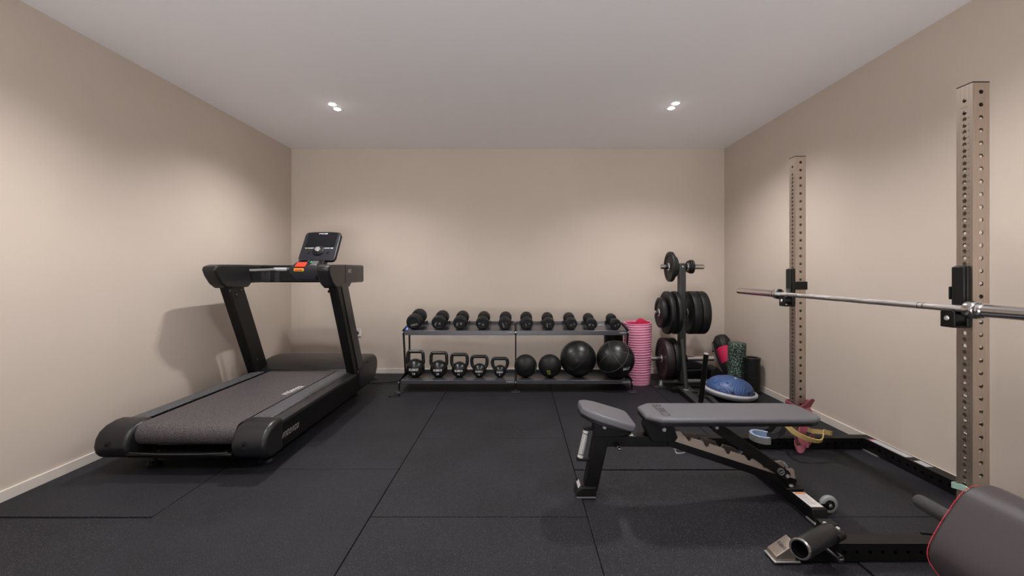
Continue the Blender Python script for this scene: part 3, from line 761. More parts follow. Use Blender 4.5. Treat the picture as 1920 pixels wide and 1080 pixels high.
plate('large black bumper plate on the middle left peg, second from the end', 1.456, 1.505, 0.7355, 0.212, 'rubber', num='15', group=G)
plate('large black bumper plate on the middle left peg, next to the column', 1.528, 1.578, 0.7355, 0.212, 'rubber', num='15', group=G)
plate('thick large bumper plate on the middle right peg, next to the column', 1.676, 1.757, 0.7355, 0.212, 'rubber', num='25', group=G)
plate('thick large bumper plate at the outer end of the middle right peg', 1.759, 1.842, 0.7355, 0.212, 'rubber', num='25', group=G)
plate('wine-tinted large bumper plate on the low left peg, outer one', 1.420, 1.498, 0.28, 0.205, 'rubberwine', num='25', group=G)
plate('large bumper plate on the low left peg, between outer plate and column', 1.500, 1.556, 0.28, 0.205, 'rubber', num='20', group=G)

# ------------------------------------------------------------------ push sled with two poles
t = thing('push_sled', 'low black push sled with two upright poles in front of the plate tree', 'sled', (1.55, 4.05, 0))
obj('deck', MB().prism([(1.478, 3.66), (1.600, 3.66), (1.640, 4.335), (1.520, 4.335)], 'z', 0.036, 0.046), 'gunmetal', t, bevel=0.002)
obj('runner', MB().prism([(1.474, 3.64), (1.496, 3.64), (1.536, 4.34), (1.514, 4.34)], 'z', 0.0, 0.036), 'black', t, bevel=0.003)
obj('runner', MB().prism([(1.582, 3.64), (1.604, 3.64), (1.644, 4.34), (1.622, 4.34)], 'z', 0.0, 0.036), 'black', t, bevel=0.003)
obj('side_wing', MB().box(1.455, 1.52, 4.27, 4.335, 0.0, 0.044), 'black', t, bevel=0.004)
p = obj('pole', MB().tube([(1.560, 4.20, 0.046), (1.560, 4.31, 0.495)], 0.0200, 20), 'gunmetal', t)
obj('pole_ring', MB().lathe([(0.022, 0), (0.026, 0), (0.026, 0.008), (0.022, 0.010)], (1.560, 4.20, 0.046), (1.560, 4.20, 1), 20), 'alu', p)
p = obj('pole', MB().tube([(1.533, 3.80, 0.046), (1.533, 3.69, 0.470)], 0.0205, 20), 'black', t)
dv = Vector((0, -0.11, 0.424)).normalized()
e = Vector((1.533, 3.69, 0.470))
obj('pole_cap', MB().lathe([(0.0200, 0.0), (0.0195, 0.003), (0.006, 0.003), (0.005, 0.001), (0, 0.001)], e, e + dv, 20), 'alu', p)
st = tag(obj('strap', MB().ribbon([(1.60, 4.12, 0.052), (1.63, 4.05, 0.065), (1.60, 3.98, 0.054), (1.66, 3.93, 0.055), (1.68, 3.86, 0.03), (1.70, 3.80, 0.01)], (0.045, 0.01, 0.0), 0.006, smooth=6), 'nylon', pos=(1.62, 4.0, 0.05)), 'black webbing strap lying over the push sled beside the blue dome', 'strap')
obj('buckle', MB().box(1.598, 1.628, 3.955, 3.985, 0.058, 0.066), 'alu', st, bevel=0.002)

# low step and wedge behind the tree
t = thing('step_platform', 'low black step platform with grey top against the back wall behind the plate tree', 'step', (1.80, 4.85, 0))
obj('step_base', MB().box(1.69, 2.02, 4.74, 4.98, 0.0, 0.085), 'blackplastic', t, bevel=0.008)
obj('step_top', MB().box(1.695, 2.0, 4.735, 4.985, 0.085, 0.118), 'gunmetal', t, bevel=0.008)
w = tag(obj('foam_wedge', MB().prism([(1.72, 0.185), (1.738, 0.242), (1.965, 0.160), (1.93, 0.1185), (1.745, 0.1185)], 'y', 4.78, 4.93), 'nylon', bevel=0.008, pos=(1.85, 4.85, 0.12)), 'black foam wedge lying on the low step platform', 'wedge')
w = tag(obj('folded_pad', MB().prism([(1.94, 0.0), (2.12, 0.0), (2.09, 0.09), (2.02, 0.175), (1.985, 0.19), (1.945, 0.16)], 'y', 4.56, 4.70), 'nylon', bevel=0.015, seg=3, pos=(2.03, 4.63, 0)), 'black folded pad on the floor behind the blue balance dome', 'pad')

# ------------------------------------------------------------------ balance dome (half ball)
t = thing('balance_trainer', 'blue half-ball balance trainer on pale grey base ring', 'balance trainer', (1.905, 4.09, 0.0))
ax = Vector((math.sin(R(6)), -math.sin(R(3)), 1)).normalized()
bc = Vector((1.905, 4.09, 0.030))
obj('base_ring', MB().lathe([(0, 0.0), (0.19, 0.0), (0.215, 0.012), (0.228, 0.030), (0.232, 0.040), (0.228, 0.050), (0.212, 0.056), (0.196, 0.052), (0, 0.052)], bc, bc + ax, 64), 'greyplastic', t, smooth=50)
obj('base_groove', MB().lathe([(0.198, 0.0535), (0.200, 0.057), (0.205, 0.057), (0.207, 0.0545)], bc, bc + ax, 64), 'blackprint', t)
dome = [(0.198, 0.050)] + [(0.198 * math.cos(PI / 2 * k / 16) ** 0.9, 0.055 + 0.112 * math.sin(PI / 2 * k / 16)) for k in range(17)]
dome[-1] = (0, 0.167)
obj('dome', MB().lathe(dome, bc, bc + ax, 64), 'bosu', t, smooth=70)
obj('valve_tag', MB().box(1.93, 1.945, 4.02, 4.05, 0.190, 0.1935), 'white', t)

# ------------------------------------------------------------------ rollers and bag in the right corner
t = thing('foam_roller', 'dark green speckled foam roller standing in the right back corner', 'roller', (2.155, 4.46, 0))
obj('roller_body', MB().lathe([(0, 0), (0.078, 0), (0.083, 0.005), (0.083, 0.437), (0.078, 0.442), (0, 0.442)], (2.155, 4.46, 0), (2.155, 4.46, 1), 40), 'speckfoam', t)
def grid_roller():
    cx, cy = 2.210, 4.285
    t = thing('foam_roller', 'short black ribbed massage roller standing by the right wall', 'roller', (cx, cy, 0))
    prof = [(0.050, 0.30), (0.050, 0.0), (0.070, 0.0), (0.074, 0.006)]
    z = 0.02
    while z < 0.30:
        prof += [(0.0745, z), (0.0715, z + 0.002), (0.0715, z + 0.008), (0.0745, z + 0.010)]; z += 0.026
    prof += [(0.075, 0.318), (0.078, 0.320), (0.078, 0.328), (0.060, 0.330), (0.050, 0.328), (0.050, 0.0)]
    obj('roller_body', MB().lathe(prof, (cx, cy, 0), (cx, cy, 1), 40), 'blackplastic', t, smooth=30)
    kb_ = MB()
    for i in range(12):
        for a in (195, 215, 235):
            A = R(a); z = 0.03 + i * 0.0255
            kb_.box(-0.006, 0.006, -0.004, 0.004, -0.005, 0.005, Matrix.Translation((cx + 0.0755 * math.cos(A), cy + 0.0755 * math.sin(A), z)) @ Matrix.Rotation(A + PI / 2, 4, 'Z'))
    obj('knobs', kb_, 'blackplastic', t, bevel=0.002)
    obj('core_rim', MB().lathe([(0.050, 0.3285), (0.060, 0.3325), (0.068, 0.3325), (0.070, 0.3285)], (cx, cy, 0), (cx, cy, 1), 32), 'gunmetal', t)
grid_roller()
def mat_bag():
    p0, p1 = Vector((2.236, 4.64, 0.02)), Vector((2.203, 4.965, 0.452))
    t = thing('mat_bag', 'black drawstring bag with a pink panel leaning in the right back corner', 'bag', (2.21, 4.72, 0))
    d = (p1 - p0); Ln = d.length; d.normalize()
    r = 0.082
    obj('lower_sleeve', MB().lathe([(0, 0), (r * 0.9, 0), (r, 0.015), (r, 0.20), (r * 0.985, 0.2)], p0, p0 + d, 36), 'nylon', t)
    obj('pink_panel', MB().lathe([(r * 0.985, 0.185), (r * 1.0, 0.20), (r * 1.01, 0.29), (r, 0.375), (r * 0.98, 0.385)], p0, p0 + d, 36), 'magenta', t, smooth=60)
    mb = MB()
    mb.lathe([(r * 0.99, 0.37), (r * 1.03, 0.375), (r * 1.06, 0.43), (r * 1.0, 0.475), (r * 0.80, 0.505), (r * 0.45, 0.525), (r * 0.2, 0.515), (0, 0.512)], p0, p0 + d, 48)
    for v in mb.bm.verts:
        rel = v.co - p0; h = rel.dot(d); q = rel - d * h
        if h > 0.42 and q.length > 1e-4:
            a = math.atan2(q.z, q.x); v.co = v.co + q.normalized() * 0.007 * math.sin(9 * a) * min(1, (h - 0.42) / 0.05)
    obj('gathered_top', mb, 'nylon', t, smooth=50)
    u = Vector((-1, 0, 0))
    obj('drawstring', MB().tube([p0 + d * 0.50 + u * 0.05 + Vector((0, -.03, 0)), p0 + d * 0.46 + u * 0.095 + Vector((0, -.02, 0)), (2.10, 4.90, 0.36), (2.102, 4.88, 0.29)], 0.004, 8, smooth=5), 'nylon', t)
    obj('toggle', MB().sphere((2.102, 4.88, 0.285), 0.010, 12, 8), 'blackplastic', t)
    obj('carry_strap', MB().ribbon([p0 + d * 0.46 + u * 0.085, p0 + d * 0.30 + u * 0.105, p0 + d * 0.14 + u * 0.095, p0 + d * 0.04 + u * 0.08], (0.006, -0.03, 0.012), 0.004, smooth=6), 'nylon', t)
mat_bag()

# ------------------------------------------------------------------ squat rack
def perf_face(mb, o, u, v, n, w, L, holes, r, depth=0.004):
    """rectangle w x L at o (corner), u across, v along, outward normal n, with round holes at (across centre, s in holes)."""
    o, u, v, n = Vector(o), Vector(u), Vector(v), Vector(n)
    bm = mb.bm
    def P(a, b, c=0.0): return bm.verts.new(o + u * a + v * b - n * c)
    holes = sorted(holes)
    bounds = [0.0]
    for a, b in zip(holes, holes[1:]): bounds.append((a + b) / 2)
    bounds.append(L)
    # keep end cells compact
    cells = []
    for k, h in enumerate(holes):
        a, b = bounds[k], bounds[k + 1]
        half = min(h - a, b - h, 0.03)
        cells.append((a, b, h, half))
    for a, b, h, half in cells:
        lo, hi = h - half, h + half
        if lo - a > 1e-5: bm.faces.new((P(0, a), P(w, a), P(w, lo), P(0, lo)))
        if b - hi > 1e-5: bm.faces.new((P(0, hi), P(w, hi), P(w, b), P(0, b)))
        angs = [2 * PI * k / 14 + 0.11 for k in range(14)]
        ca = math.atan2(half, w / 2)
        angs += [ca, PI - ca, PI + ca, 2 * PI - ca]
        angs = sorted(x % (2 * PI) for x in angs)
        cin, cout, cdp = [], [], []
        for x in angs:
            c, s = math.cos(x), math.sin(x)
            k = min((w / 2) / abs(c) if abs(c) > 1e-9 else 1e9, half / abs(s) if abs(s) > 1e-9 else 1e9)
            cout.append(P(w / 2 + c * k, h + s * k)); cin.append(P(w / 2 + c * r, h + s * r)); cdp.append(P(w / 2 + c * r, h + s * r, depth))
        m = len(angs)
        for i in range(m):
            j = (i + 1) % m
            bm.faces.new((cout[i], cout[j], cin[j], cin[i]))
            bm.faces.new((cin[i], cin[j], cdp[j], cdp[i]))
def plain_face(mb, o, u, v, w, L):
    o, u, v = Vector(o), Vector(u), Vector(v)
    mb._add([o, o + u * w, o + u * w + v * L, o + v * L], [(0, 1, 2, 3)])

UX, UW, UT = 1.776, 0.066, 1.873
YN, YFAR = 1.770, 2.900
rack = thing('squat_rack', 'squat rack with two tall perforated steel uprights on a black floor frame', 'squat rack', (1.8, 2.35, 0))
dense = [0.025 * n - 0.010 for n in range(4, 73) if n != 71 + 0] + [1.837]
dense = sorted(set([round(0.025 * n - 0.010, 4) for n in range(4, 72)] + [1.815]))
wide = [1.837 - 0.05 * k for k in range(36) if 1.837 - 0.05 * k > 0.08]
for y0 in (YN, YFAR):
    mb = MB(); x0, x1, y1 = UX, UX + UW, y0 + UW
    perf_face(mb, (x0, y1, 0), (0, -1, 0), (0, 0, 1), (-1, 0, 0), UW, UT, dense, 0.0087)
    perf_face(mb, (x1, y0, 0), (0, 1, 0), (0, 0, 1), (1, 0, 0), UW, UT, dense, 0.0087)
    perf_face(mb, (x0, y0, 0), (1, 0, 0), (0, 0, 1), (0, -1, 0), UW, UT, wide, 0.0087)
    perf_face(mb, (x1, y1, 0), (-1, 0, 0), (0, 0, 1), (0, 1, 0), UW, UT, wide, 0.0087)
    bmesh.ops.remove_doubles(mb.bm, verts=mb.bm.verts, dist=1e-5)
    up = obj('upright', mb, 'steel', rack, smooth=0)
    obj('top_cap', MB().box(x0 - 0.0005, x1 + 0.0005, y0 - 0.0005, y1 + 0.0005, UT, UT + 0.005), 'blackplastic', up, bevel=0.001)
    nm = MB()
    for n in range(5, 71):
        if y0 > 2 and n % 1: continue
        sz = 0.0085 if n % 10 else 0.011
        add_text(nm, str(n), sz, plane_fn((x0 - 0.0004, y0 + UW / 2 - 0.0165, 0.025 * n - 0.010), (0, -1, 0), (0, 0, 1)), 0.0)
    bn_ = MB(); add_text(bn_, 'ELEIKO', 0.0085, plane_fn((x0 - 0.0004, y0 + UW / 2, 1.787), (0, -1, 0), (0, 0, 1)), 0.0)
    obj('lettering', bn_, 'etch', up, smooth=0)
    plab(obj('height_numbers', nm, 'etch', up, smooth=0), 'engraved height numbers beside the holes')
BHt = 0.072
def beam(name, axis, a, b, c0, c1, label=None):
    """black perforated floor tube running along axis from a to b, the other horizontal extent c0..c1"""
    mb = MB(); L = b - a
    hs = [0.04 + 0.05 * k for k in range(int((L - 0.06) / 0.05) + 1)]
    w = c1 - c0
    if axis == 'x':
        perf_face(mb, (a, c0, 0.004), (0, 0, 1), (1, 0, 0), (0, -1, 0), BHt - 0.004, L, hs, 0.008)
        perf_face(mb, (a, c1, BHt), (0, 0, -1), (1, 0, 0), (0, 1, 0), BHt - 0.004, L, hs, 0.008)
        plain_face(mb, (a, c0, BHt), (0, 1, 0), (1, 0, 0), w, L); plain_face(mb, (a, c0, 0.004), (0, 1, 0), (1, 0, 0), w, L)
        plain_face(mb, (a, c0, 0.004), (0, 1, 0), (0, 0, 1), w, BHt - 0.004); plain_face(mb, (b, c0, 0.004), (0, 1, 0), (0, 0, 1), w, BHt - 0.004)
    else:
        perf_face(mb, (c0, a, BHt), (0, 0, -1), (0, 1, 0), (-1, 0, 0), BHt - 0.004, L, hs, 0.008)
        perf_face(mb, (c1, a, 0.004), (0, 0, 1), (0, 1, 0), (1, 0, 0), BHt - 0.004, L, hs, 0.008)
        plain_face(mb, (c0, a, BHt), (1, 0, 0), (0, 1, 0), w, L); plain_face(mb, (c0, a, 0.004), (1, 0, 0), (0, 1, 0), w, L)
        plain_face(mb, (c0, a, 0.004), (1, 0, 0), (0, 0, 1), w, BHt - 0.004); plain_face(mb, (c0, b, 0.004), (1, 0, 0), (0, 0, 1), w, BHt - 0.004)
    bmesh.ops.remove_doubles(mb.bm, verts=mb.bm.verts, dist=1e-5)
    return obj(name, mb, 'black', rack, smooth=0)
XW0, XW1 = 2.212, 2.278
for y0 in (YN, YFAR):
    beam('floor_beam', 'x', 1.085, UX, y0, y0 + UW)
    beam('floor_beam', 'x', UX + UW, XW1, y0, y0 + UW)
    ft = obj('beam_foot', MB().prism([(1.005, 0.006), (1.010, 0.022), (1.085, BHt), (1.092, BHt), (1.092, 0.006)], 'y', y0 + 0.001, y0 + UW - 0.001), 'steel' if y0 < 2 else 'black', rack, bevel=0.002)
    obj('foot_plate', MB().box(0.998, 1.10, y0 - 0.008, y0 + UW + 0.004, 0, 0.006), 'alu', ft, bevel=0.001)
    if y0 < 2:
        lg = MB(); k = Vector((0.075, 0, 0.050)).normalized()
        add_text(lg, 'ELEIKO', 0.0155, plane_fn(Vector((1.0475, y0 + UW / 2 - 0.004, 0.0475)) + Vector((-0.0009, 0, 0.0011)), (0, -1, 0), k), 0.01)
        obj('lettering', lg, 'blackprint', ft, smooth=0)
wb = beam('wall_beam', 'y', YN + UW, YFAR, XW0, XW1)
for y0, y1, x0, x1, m in ((2.60, 2.885, XW0 + 0.010, XW1 - 0.010, 'worn'), (2.865, 2.885, XW0 + 0.010, XW1 - 0.010, 'bandred'), (2.47, 2.55, XW0 + 0.012, XW1 - 0.012, 'worn')):
    obj('warning_sticker', MB().box(x0, x1, y0, y1, BHt, BHt + (0.0012 if m == 'bandred' else 0.0008)), m, wb)
obj('foot_plate', MB().box(XW0 - 0.012, XW1 + 0.006, YFAR - 0.12, YFAR - 0.002, 0, 0.004), 'alu', wb)

# bar catches: hang on the uprights
def bar_catch(y0, side, label):
    yc = y0 + UW / 2
    t = thing('bar_catch', label, 'bar catch', (UX, yc, 0.92), 'bar catches on the uprights')
    ya, yb = y0 + 0.003, y0 + UW - 0.004
    obj('back_plate', MB().box(1.7575, UX - 0.001, ya, yb, 0.914, 1.158), 'black', t, bevel=0.006, seg=3)
    obj('liner', MB().box(1.7475, 1.7575, ya + 0.004, yb - 0.004, 0.985, 1.154), 'blackplastic', t, bevel=0.003)
    hk = MB()
    hk.box(1.708, 1.7575, ya, yb, 0.914, 0.922)
    hk.prism([(ya, 0.914), (yb, 0.914), (yb, 0.976), (yb - 0.008, 0.984), (ya + 0.008, 0.984), (ya, 0.976)], 'x', 1.706, 1.715)
    k = obj('hook', hk, 'black', t, bevel=0.003)
    obj('bolt', MB().lathe([(0, 0.006), (0.004, 0.006), (0.004, 0.004), (0.0085, 0.004), (0.010, 0)], (1.706, yc, 0.950), (0, yc, 0.950), 18), 'alu', k)
    obj('roller', MB().cyl((1.715, yc, 0.951), (1.7575, yc, 0.951), 0.023, n=22), 'blackplastic', t)
    ys = y0 - 0.010 if side < 0 else y0 + UW + 0.002
    sb = MB().box(1.752, UX + UW + 0.006, ys, ys + 0.008, 1.022, 1.074)
    if side > 0: sb.box(UX + UW + 0.004, UX + UW + 0.06, ys, ys + 0.012, 1.030, 1.068)
    obj('side_strap', sb, 'black', t, bevel=0.003)
    return t
bar_catch(YN, 1, 'black bar catch on the near upright, holding the barbell')
bar_catch(YFAR, -1, 'black bar catch on the far upright, with a strap across the steel')

# landmine sleeve on the near beam
lm = thing('landmine_sleeve', 'black tube with a steel rim pinned to the floor frame by the bench foot', 'landmine', (1.2, 1.80, 0.072), None)
f0, f1 = Vector((1.003, 1.612, 0.148)), Vector((1.212, 1.762, 0.118))
dd = (f1 - f0).normalized(); LL = (f1 - f0).length
obj('tube', MB().lathe([(0.0285, 0.0), (0.034, 0.0), (0.036, 0.004), (0.036, LL), (0.0, LL), (0, LL - 0.02), (0.0285, LL - 0.02), (0.0285, 0.0)], f0, f1, 36), 'satin', lm, smooth=40)
obj('rim', MB().lathe([(0.0275, 0.004), (0.0285, -0.003), (0.0335, -0.003), (0.0362, 0.0), (0.0362, 0.005)], f0, f1, 36), 'chrome', lm)
q = f0 + dd * (LL - 0.0)
sdv = dd.cross(Vector((0, 0, 1))).normalized()
br = MB()
for s in (-1, 1):
    a = q + sdv * s * 0.030
    br.tube([a - dd * 0.02, a + dd * 0.035], 0.017, 10)
br.box(1.20, 1.262, 1.777, 1.829, 0.072, 0.140)
obj('swivel_bracket', br, 'black', lm, bevel=0.004)
for s in (-1, 1):
    a = q + sdv * s * 0.022 + dd * 0.012 + Vector((0, 0, 0.022))
    obj('bolt', MB().lathe([(0, 0.008), (0.007, 0.008), (0.009, 0)], a, a + Vector((0, -0.3, 1)), 12), 'alu', lm)
pn = obj('lock_pin', MB().tube([(1.205, 1.768, 0.052), (1.212, 1.700, 0.056)], 0.0135, 18), 'chrome', lm)
ed = Vector((0.007, -0.068, 0.004)).normalized(); ee = Vector((1.212, 1.700, 0.056))
obj('pin_cap', MB().lathe([(0, 0.0015), (0.0115, 0.0015), (0.0118, 0)], ee, ee + ed, 18), 'blackprint', pn)
lg = MB(); rgt = Vector((1, 0.1, 0)).normalized(); add_text(lg, 'ELEIKO', 0.005, plane_fn(ee + ed * 0.0022, rgt, (0, 0.05, 1)), 0.01); obj('lettering', lg, 'white', pn, smooth=0)

# ------------------------------------------------------------------ barbell
BX, BZ = 1.7345, 0.9890
bb = thing('barbell', 'long empty steel barbell resting across the squat rack', 'barbell', (BX, 2.37, BZ))
obj('shaft', MB().tube([(BX, 1.70, BZ), (BX, 2.37, BZ), (BX, 3.05, BZ)], 0.0135, 24), 'knurl', bb)
for y0, y1, s in ((1.742, 1.18, -1), (3.004, 3.555, 1)):
    L2 = abs(y1 - y0)
    sl = obj('sleeve', MB().lathe([(0, 0), (0.0335, 0.0), (0.0345, 0.002), (0.0345, 0.034), (0.033, 0.037), (0.0300, 0.039), (0.0300, 0.050), (0.0285, 0.052), (0.0285, 0.060), (0.0240, 0.064), (0.0232, L2 - 0.003), (0.020, L2), (0, L2)], (BX, y0, BZ), (BX, y0 + s, BZ), 40), 'chrome', bb, smooth=30)
    obj('sleeve_ring', MB().lathe([(0.0300, 0.042), (0.0306, 0.043), (0.0306, 0.0455), (0.0300, 0.0465)], (BX, y0, BZ), (BX, y0 + s, BZ), 36), 'gunmetal', sl)
for y in (1.93, 1.955, 2.775, 2.80):
    obj('grip_mark', MB().cyl((BX, y, BZ), (BX, y + 0.004, BZ), 0.0138, n=24), 'gunmetal', bb)

# ------------------------------------------------------------------ adjustable bench
BY = 2.33
def slab_pad(poly, z0, z1, T=None, rnd=0.02):
    return MB().prism(poly, 'z', z0, z1, T)
bn = thing('weight_bench', 'adjustable grey padded weight bench set flat in the middle of the floor', 'bench', (0.9, BY, 0))
# backrest
bp = [(0.632, BY - 0.075), (0.695, BY - 0.135), (0.76, BY - 0.138), (1.440, BY - 0.138), (1.488, BY - 0.105), (1.498, BY - 0.06), (1.498, BY + 0.06), (1.488, BY + 0.105), (1.440, BY + 0.138), (0.76, BY + 0.138), (0.695, BY + 0.135), (0.632, BY + 0.075)]
bk = obj('backrest', MB().prism(bp, 'z', 0.399, 0.423), 'pad', bn, bevel=0.0105, seg=4, smooth=50)
lg = MB(); add_text(lg, 'ELEIKO', 0.062, plane_fn((0.735, BY + 0.005, 0.4236), (0, -1, 0), (1, 0, 0)), 0.02); obj('lettering', lg, 'blackprint', bk, smooth=0)
obj('backrest_tray', MB().prism([(a * 0.985 + 0.012, BY + (b - BY) * 0.95) for a, b in bp], 'z', 0.383, 0.402), 'black', bn, bevel=0.003)
# seat, tilted down to the right
sa = math.atan2(0.462 - 0.383, 0.585 - 0.32)
TS = Matrix.Translation((0.32, BY, 0.462)) @ Matrix.Rotation(sa, 4, 'Y')
sl_ = 0.277
sp = [(0.0, -0.060), (0.035, -0.105), (0.09, -0.128), (0.235, -0.132), (0.268, -0.120), (sl_, -0.095), (sl_, 0.095), (0.268, 0.120), (0.235, 0.132), (0.09, 0.128), (0.035, 0.105), (0.0, 0.060)]
obj('seat', MB().prism(sp, 'z', -0.037, 0.0, TS), 'pad', bn, bevel=0.011, seg=4, smooth=50)
obj('seat_tray', MB().prism([(a * 0.93 + 0.01, b * 0.92) for a, b in sp], 'z', -0.052, -0.034, TS), 'black', bn, bevel=0.003)
obj('seat_bracket', MB().prism([(0.39, 0.30), (0.38, 0.385), (0.41, 0.40), (0.56, 0.345), (0.575, 0.315), (0.50, 0.30)], 'y', BY - 0.045, BY + 0.045), 'black', bn, bevel=0.003)
sx = 0.44
for (x, z) in ((0.437, 0.352), ):
    obj('bolt', MB().lathe([(0, 0.006), (0.008, 0.006), (0.010, 0)], (x, BY - 0.045, z), (x, 0, z), 14), 'alu', bn)
# front post, foot, spine
obj('front_post', MB().prism([(0.333, 0.02), (0.402, 0.02), (0.475, 0.345), (0.398, 0.345)], 'y', BY - 0.035, BY + 0.035), 'black', bn, bevel=0.005)
ff = obj('front_foot', MB().prism([(0.292, 0.004), (0.300, 0.030), (0.318, 0.052), (0.395, 0.052), (0.395, 0.004)], 'y', BY - 0.055, BY + 0.055), 'blackplastic', bn, bevel=0.005)
obj('foot_edge', MB().box(0.296, 0.392, BY - 0.058, BY + 0.058, 0.0, 0.005), 'alu', ff)
obj('foot_label', MB().prism([(0.306, 0.0385), (0.318, 0.0532), (0.3175, 0.0545), (0.305, 0.0395)], 'y', BY - 0.035, BY + 0.035), 'worn', ff)
obj('spine', MB().box(0.42, 0.80, BY - 0.033, BY + 0.033, 0.247, 0.302), 'black', bn, bevel=0.004)
obj('scale_tape', MB().box(0.565, 0.587, BY - 0.028, BY + 0.028, 0.302, 0.303), 'worn', bn)
# carry handle
hd = obj('carry_handle', MB().tube([(0.352, BY, 0.322), (0.321, BY, 0.182)], 0.0155, 20), 'knobmetal', bn)
gm = MB()
for f in (0.10, 0.86):
    p = Vector((0.352, BY, 0.322)).lerp(Vector((0.321, BY, 0.182)), f); dq = Vector((-0.031, 0, -0.14)).normalized()
    gm.lathe([(0.0158, 0), (0.0162, 0.001), (0.0162, 0.003), (0.0158, 0.004)], p, p + dq, 20)
for k in range(12):
    a = 2 * PI * k / 12; ax_ = Vector((-0.031, 0, -0.14)).normalized(); uu = Vector((0, 1, 0)); ww = ax_.cross(uu)
    o_ = (uu * math.cos(a) + ww * math.sin(a)) * 0.0153
    gm.tube([Vector((0.352, BY, 0.322)) + ax_ * 0.018 + o_, Vector((0.352, BY, 0.322)) + ax_ * 0.122 + o_], 0.0011, 5)
obj('grip_grooves', gm, 'blackprint', hd)
for (x, z, x1) in ((0.354, 0.331, 0.41), (0.319, 0.173, 0.37)):
    obj('handle_bracket', MB().box(x - 0.018, x1, BY - 0.018, BY + 0.018, z - 0.006, z + 0.006), 'black', bn, bevel=0.003)
# pull pin
pn = obj('pull_pin', MB().tube([(0.497, BY - 0.033, 0.262), (0.500, BY - 0.095, 0.262)], 0.0125, 18), 'blackplastic', bn)
obj('pin_cap', MB().lathe([(0.0125, -0.003), (0.0135, 0), (0.0125, 0.0015), (0.0118, 0)], (0.500, BY - 0.095, 0.262), (0.505, BY - 1.095, 0.262), 18), 'alu', pn)
obj('pin_mark', MB().box(0.494, 0.507, BY - 0.0975, BY - 0.0955, 0.2605, 0.2635), 'white', pn)
# hinge bracket
obj('hinge_bracket', MB().prism([(0.66, 0.30), (0.645, 0.345), (0.66, 0.386), (0.775, 0.386), (0.805, 0.30), (0.79, 0.28), (0.68, 0.28)], 'y', BY - 0.052, BY + 0.052), 'black', bn, bevel=0.004)
obj('bolt', MB().lathe([(0, 0.006), (0.009, 0.006), (0.011, 0)], (0.735, BY - 0.052, 0.342), (0.735, 0, 0.342), 14), 'alu', bn)
# ladder: black channel with two notched steel plates
obj('ladder_channel', MB().prism([(0.742, 0.298), (0.765, 0.252), (1.325, 0.066), (1.385, 0.060), (1.410, 0.074), (1.402, 0.096)], 'y', BY - 0.043, BY + 0.043), 'black', bn, bevel=0.003)
def ladder_plate():
    zp = [(-10, 440), (-10, 395), (20, 385), (205, 392), (240, 437), (252, 440), (285, 492), (298, 498), (312, 490), (322, 463), (438, 492), (475, 553), (490, 559), (504, 550), (512, 521), (664, 572),
          (703, 630), (718, 637), (733, 627), (742, 603), (884, 650), (927, 702), (943, 709), (958, 700), (968, 682), (1060, 722), (1095, 780), (1112, 786), (1126, 776), (1135, 760), (1250, 810),
          (1390, 785), (1412, 800), (1432, 898), (1200, 840), (60, 470)]
    return [((1240 + a / 5.686 - VPX) * 2.281 / F_PX, CAM_H - (740 + b / 5.686 - VPY) * 2.281 / F_PX) for a, b in zp]
for y in (BY - 0.049, BY + 0.043):
    obj('ladder_plate', MB().prism(ladder_plate(), 'y', y, y + 0.006), 'tan', bn, smooth=0)
obj('ladder_loop', MB().tube([(0.795, BY - 0.03, 0.238), (0.80, BY - 0.045, 0.222), (0.83, BY - 0.045, 0.222), (0.85, BY - 0.035, 0.226)], 0.0028, 8, smooth=4), 'alu', bn)
# support arm
A0, A1 = Vector((0.995, 0, 0.356)), Vector((1.342, 0, 0.118))
da = (A1 - A0).normalized(); na = Vector((-da.z, 0, da.x))
def arm_poly(w0, w1):
    pts = [A0 + na * w0 - da * 0.02, A0 - na * w0 - da * 0.03, A1 - na * w1 * 0.9]
    pts = []
    for k in range(7):
        a = PI / 2 + PI * k / 6
        pts.append(A0 + na * w0 * math.sin(a) + da * w0 * math.cos(a))
    for k in range(7):
        a = -PI / 2 + PI * k / 6
        pts.append(A1 + na * w1 * math.sin(a) + da * w1 * math.cos(a))
    return [(p.x, p.z) for p in pts]
arm = MB()
arm.prism(arm_poly(0.026, 0.024), 'y', BY - 0.062, BY - 0.052)
arm.prism(arm_poly(0.026, 0.024), 'y', BY + 0.052, BY + 0.062)
arm.prism([(A0.x + da.x * 0.03 + na.x * 0.022, A0.z + da.z * 0.03 + na.z * 0.022), (A0.x + da.x * 0.03 - na.x * 0.022, A0.z + da.z * 0.03 - na.z * 0.022), (A1.x - da.x * 0.10 - na.x * 0.02, A1.z - da.z * 0.10 - na.z * 0.02), (A1.x - da.x * 0.10 + na.x * 0.02, A1.z - da.z * 0.10 + na.z * 0.02)], 'y', BY - 0.054, BY + 0.054)
ar = obj('support_arm', arm, 'black', bn, bevel=0.003)
obj('bolt', MB().lathe([(0, 0.006), (0.008, 0.006), (0.010, 0)], (A0.x, BY - 0.062, A0.z), (A0.x, 0, A0.z), 14), 'alu', ar)
ax0 = A1 - da * 0.036
kn = obj('arm_knob', MB().lathe([(0.0155, 0), (0.0165, 0.008), (0.0150, 0.012), (0.0135, 0.011), (0, 0.011)], (ax0.x, BY - 0.062, ax0.z), (ax0.x, 0, ax0.z), 24), 'alu', ar)
obj('knob_face', MB().cyl((ax0.x, BY - 0.0735, ax0.z), (ax0.x, BY - 0.0745, ax0.z), 0.0125), 'blackprint', kn)
lg = MB(); add_text(lg, 'ELEIKO', 0.0055, plane_fn((ax0.x, BY - 0.0750, ax0.z), (1, 0, 0.25), (-0.25, 0, 1)), 0.01); obj('lettering', lg, 'white', kn, smooth=0)
a2 = A1 + da * 0.008
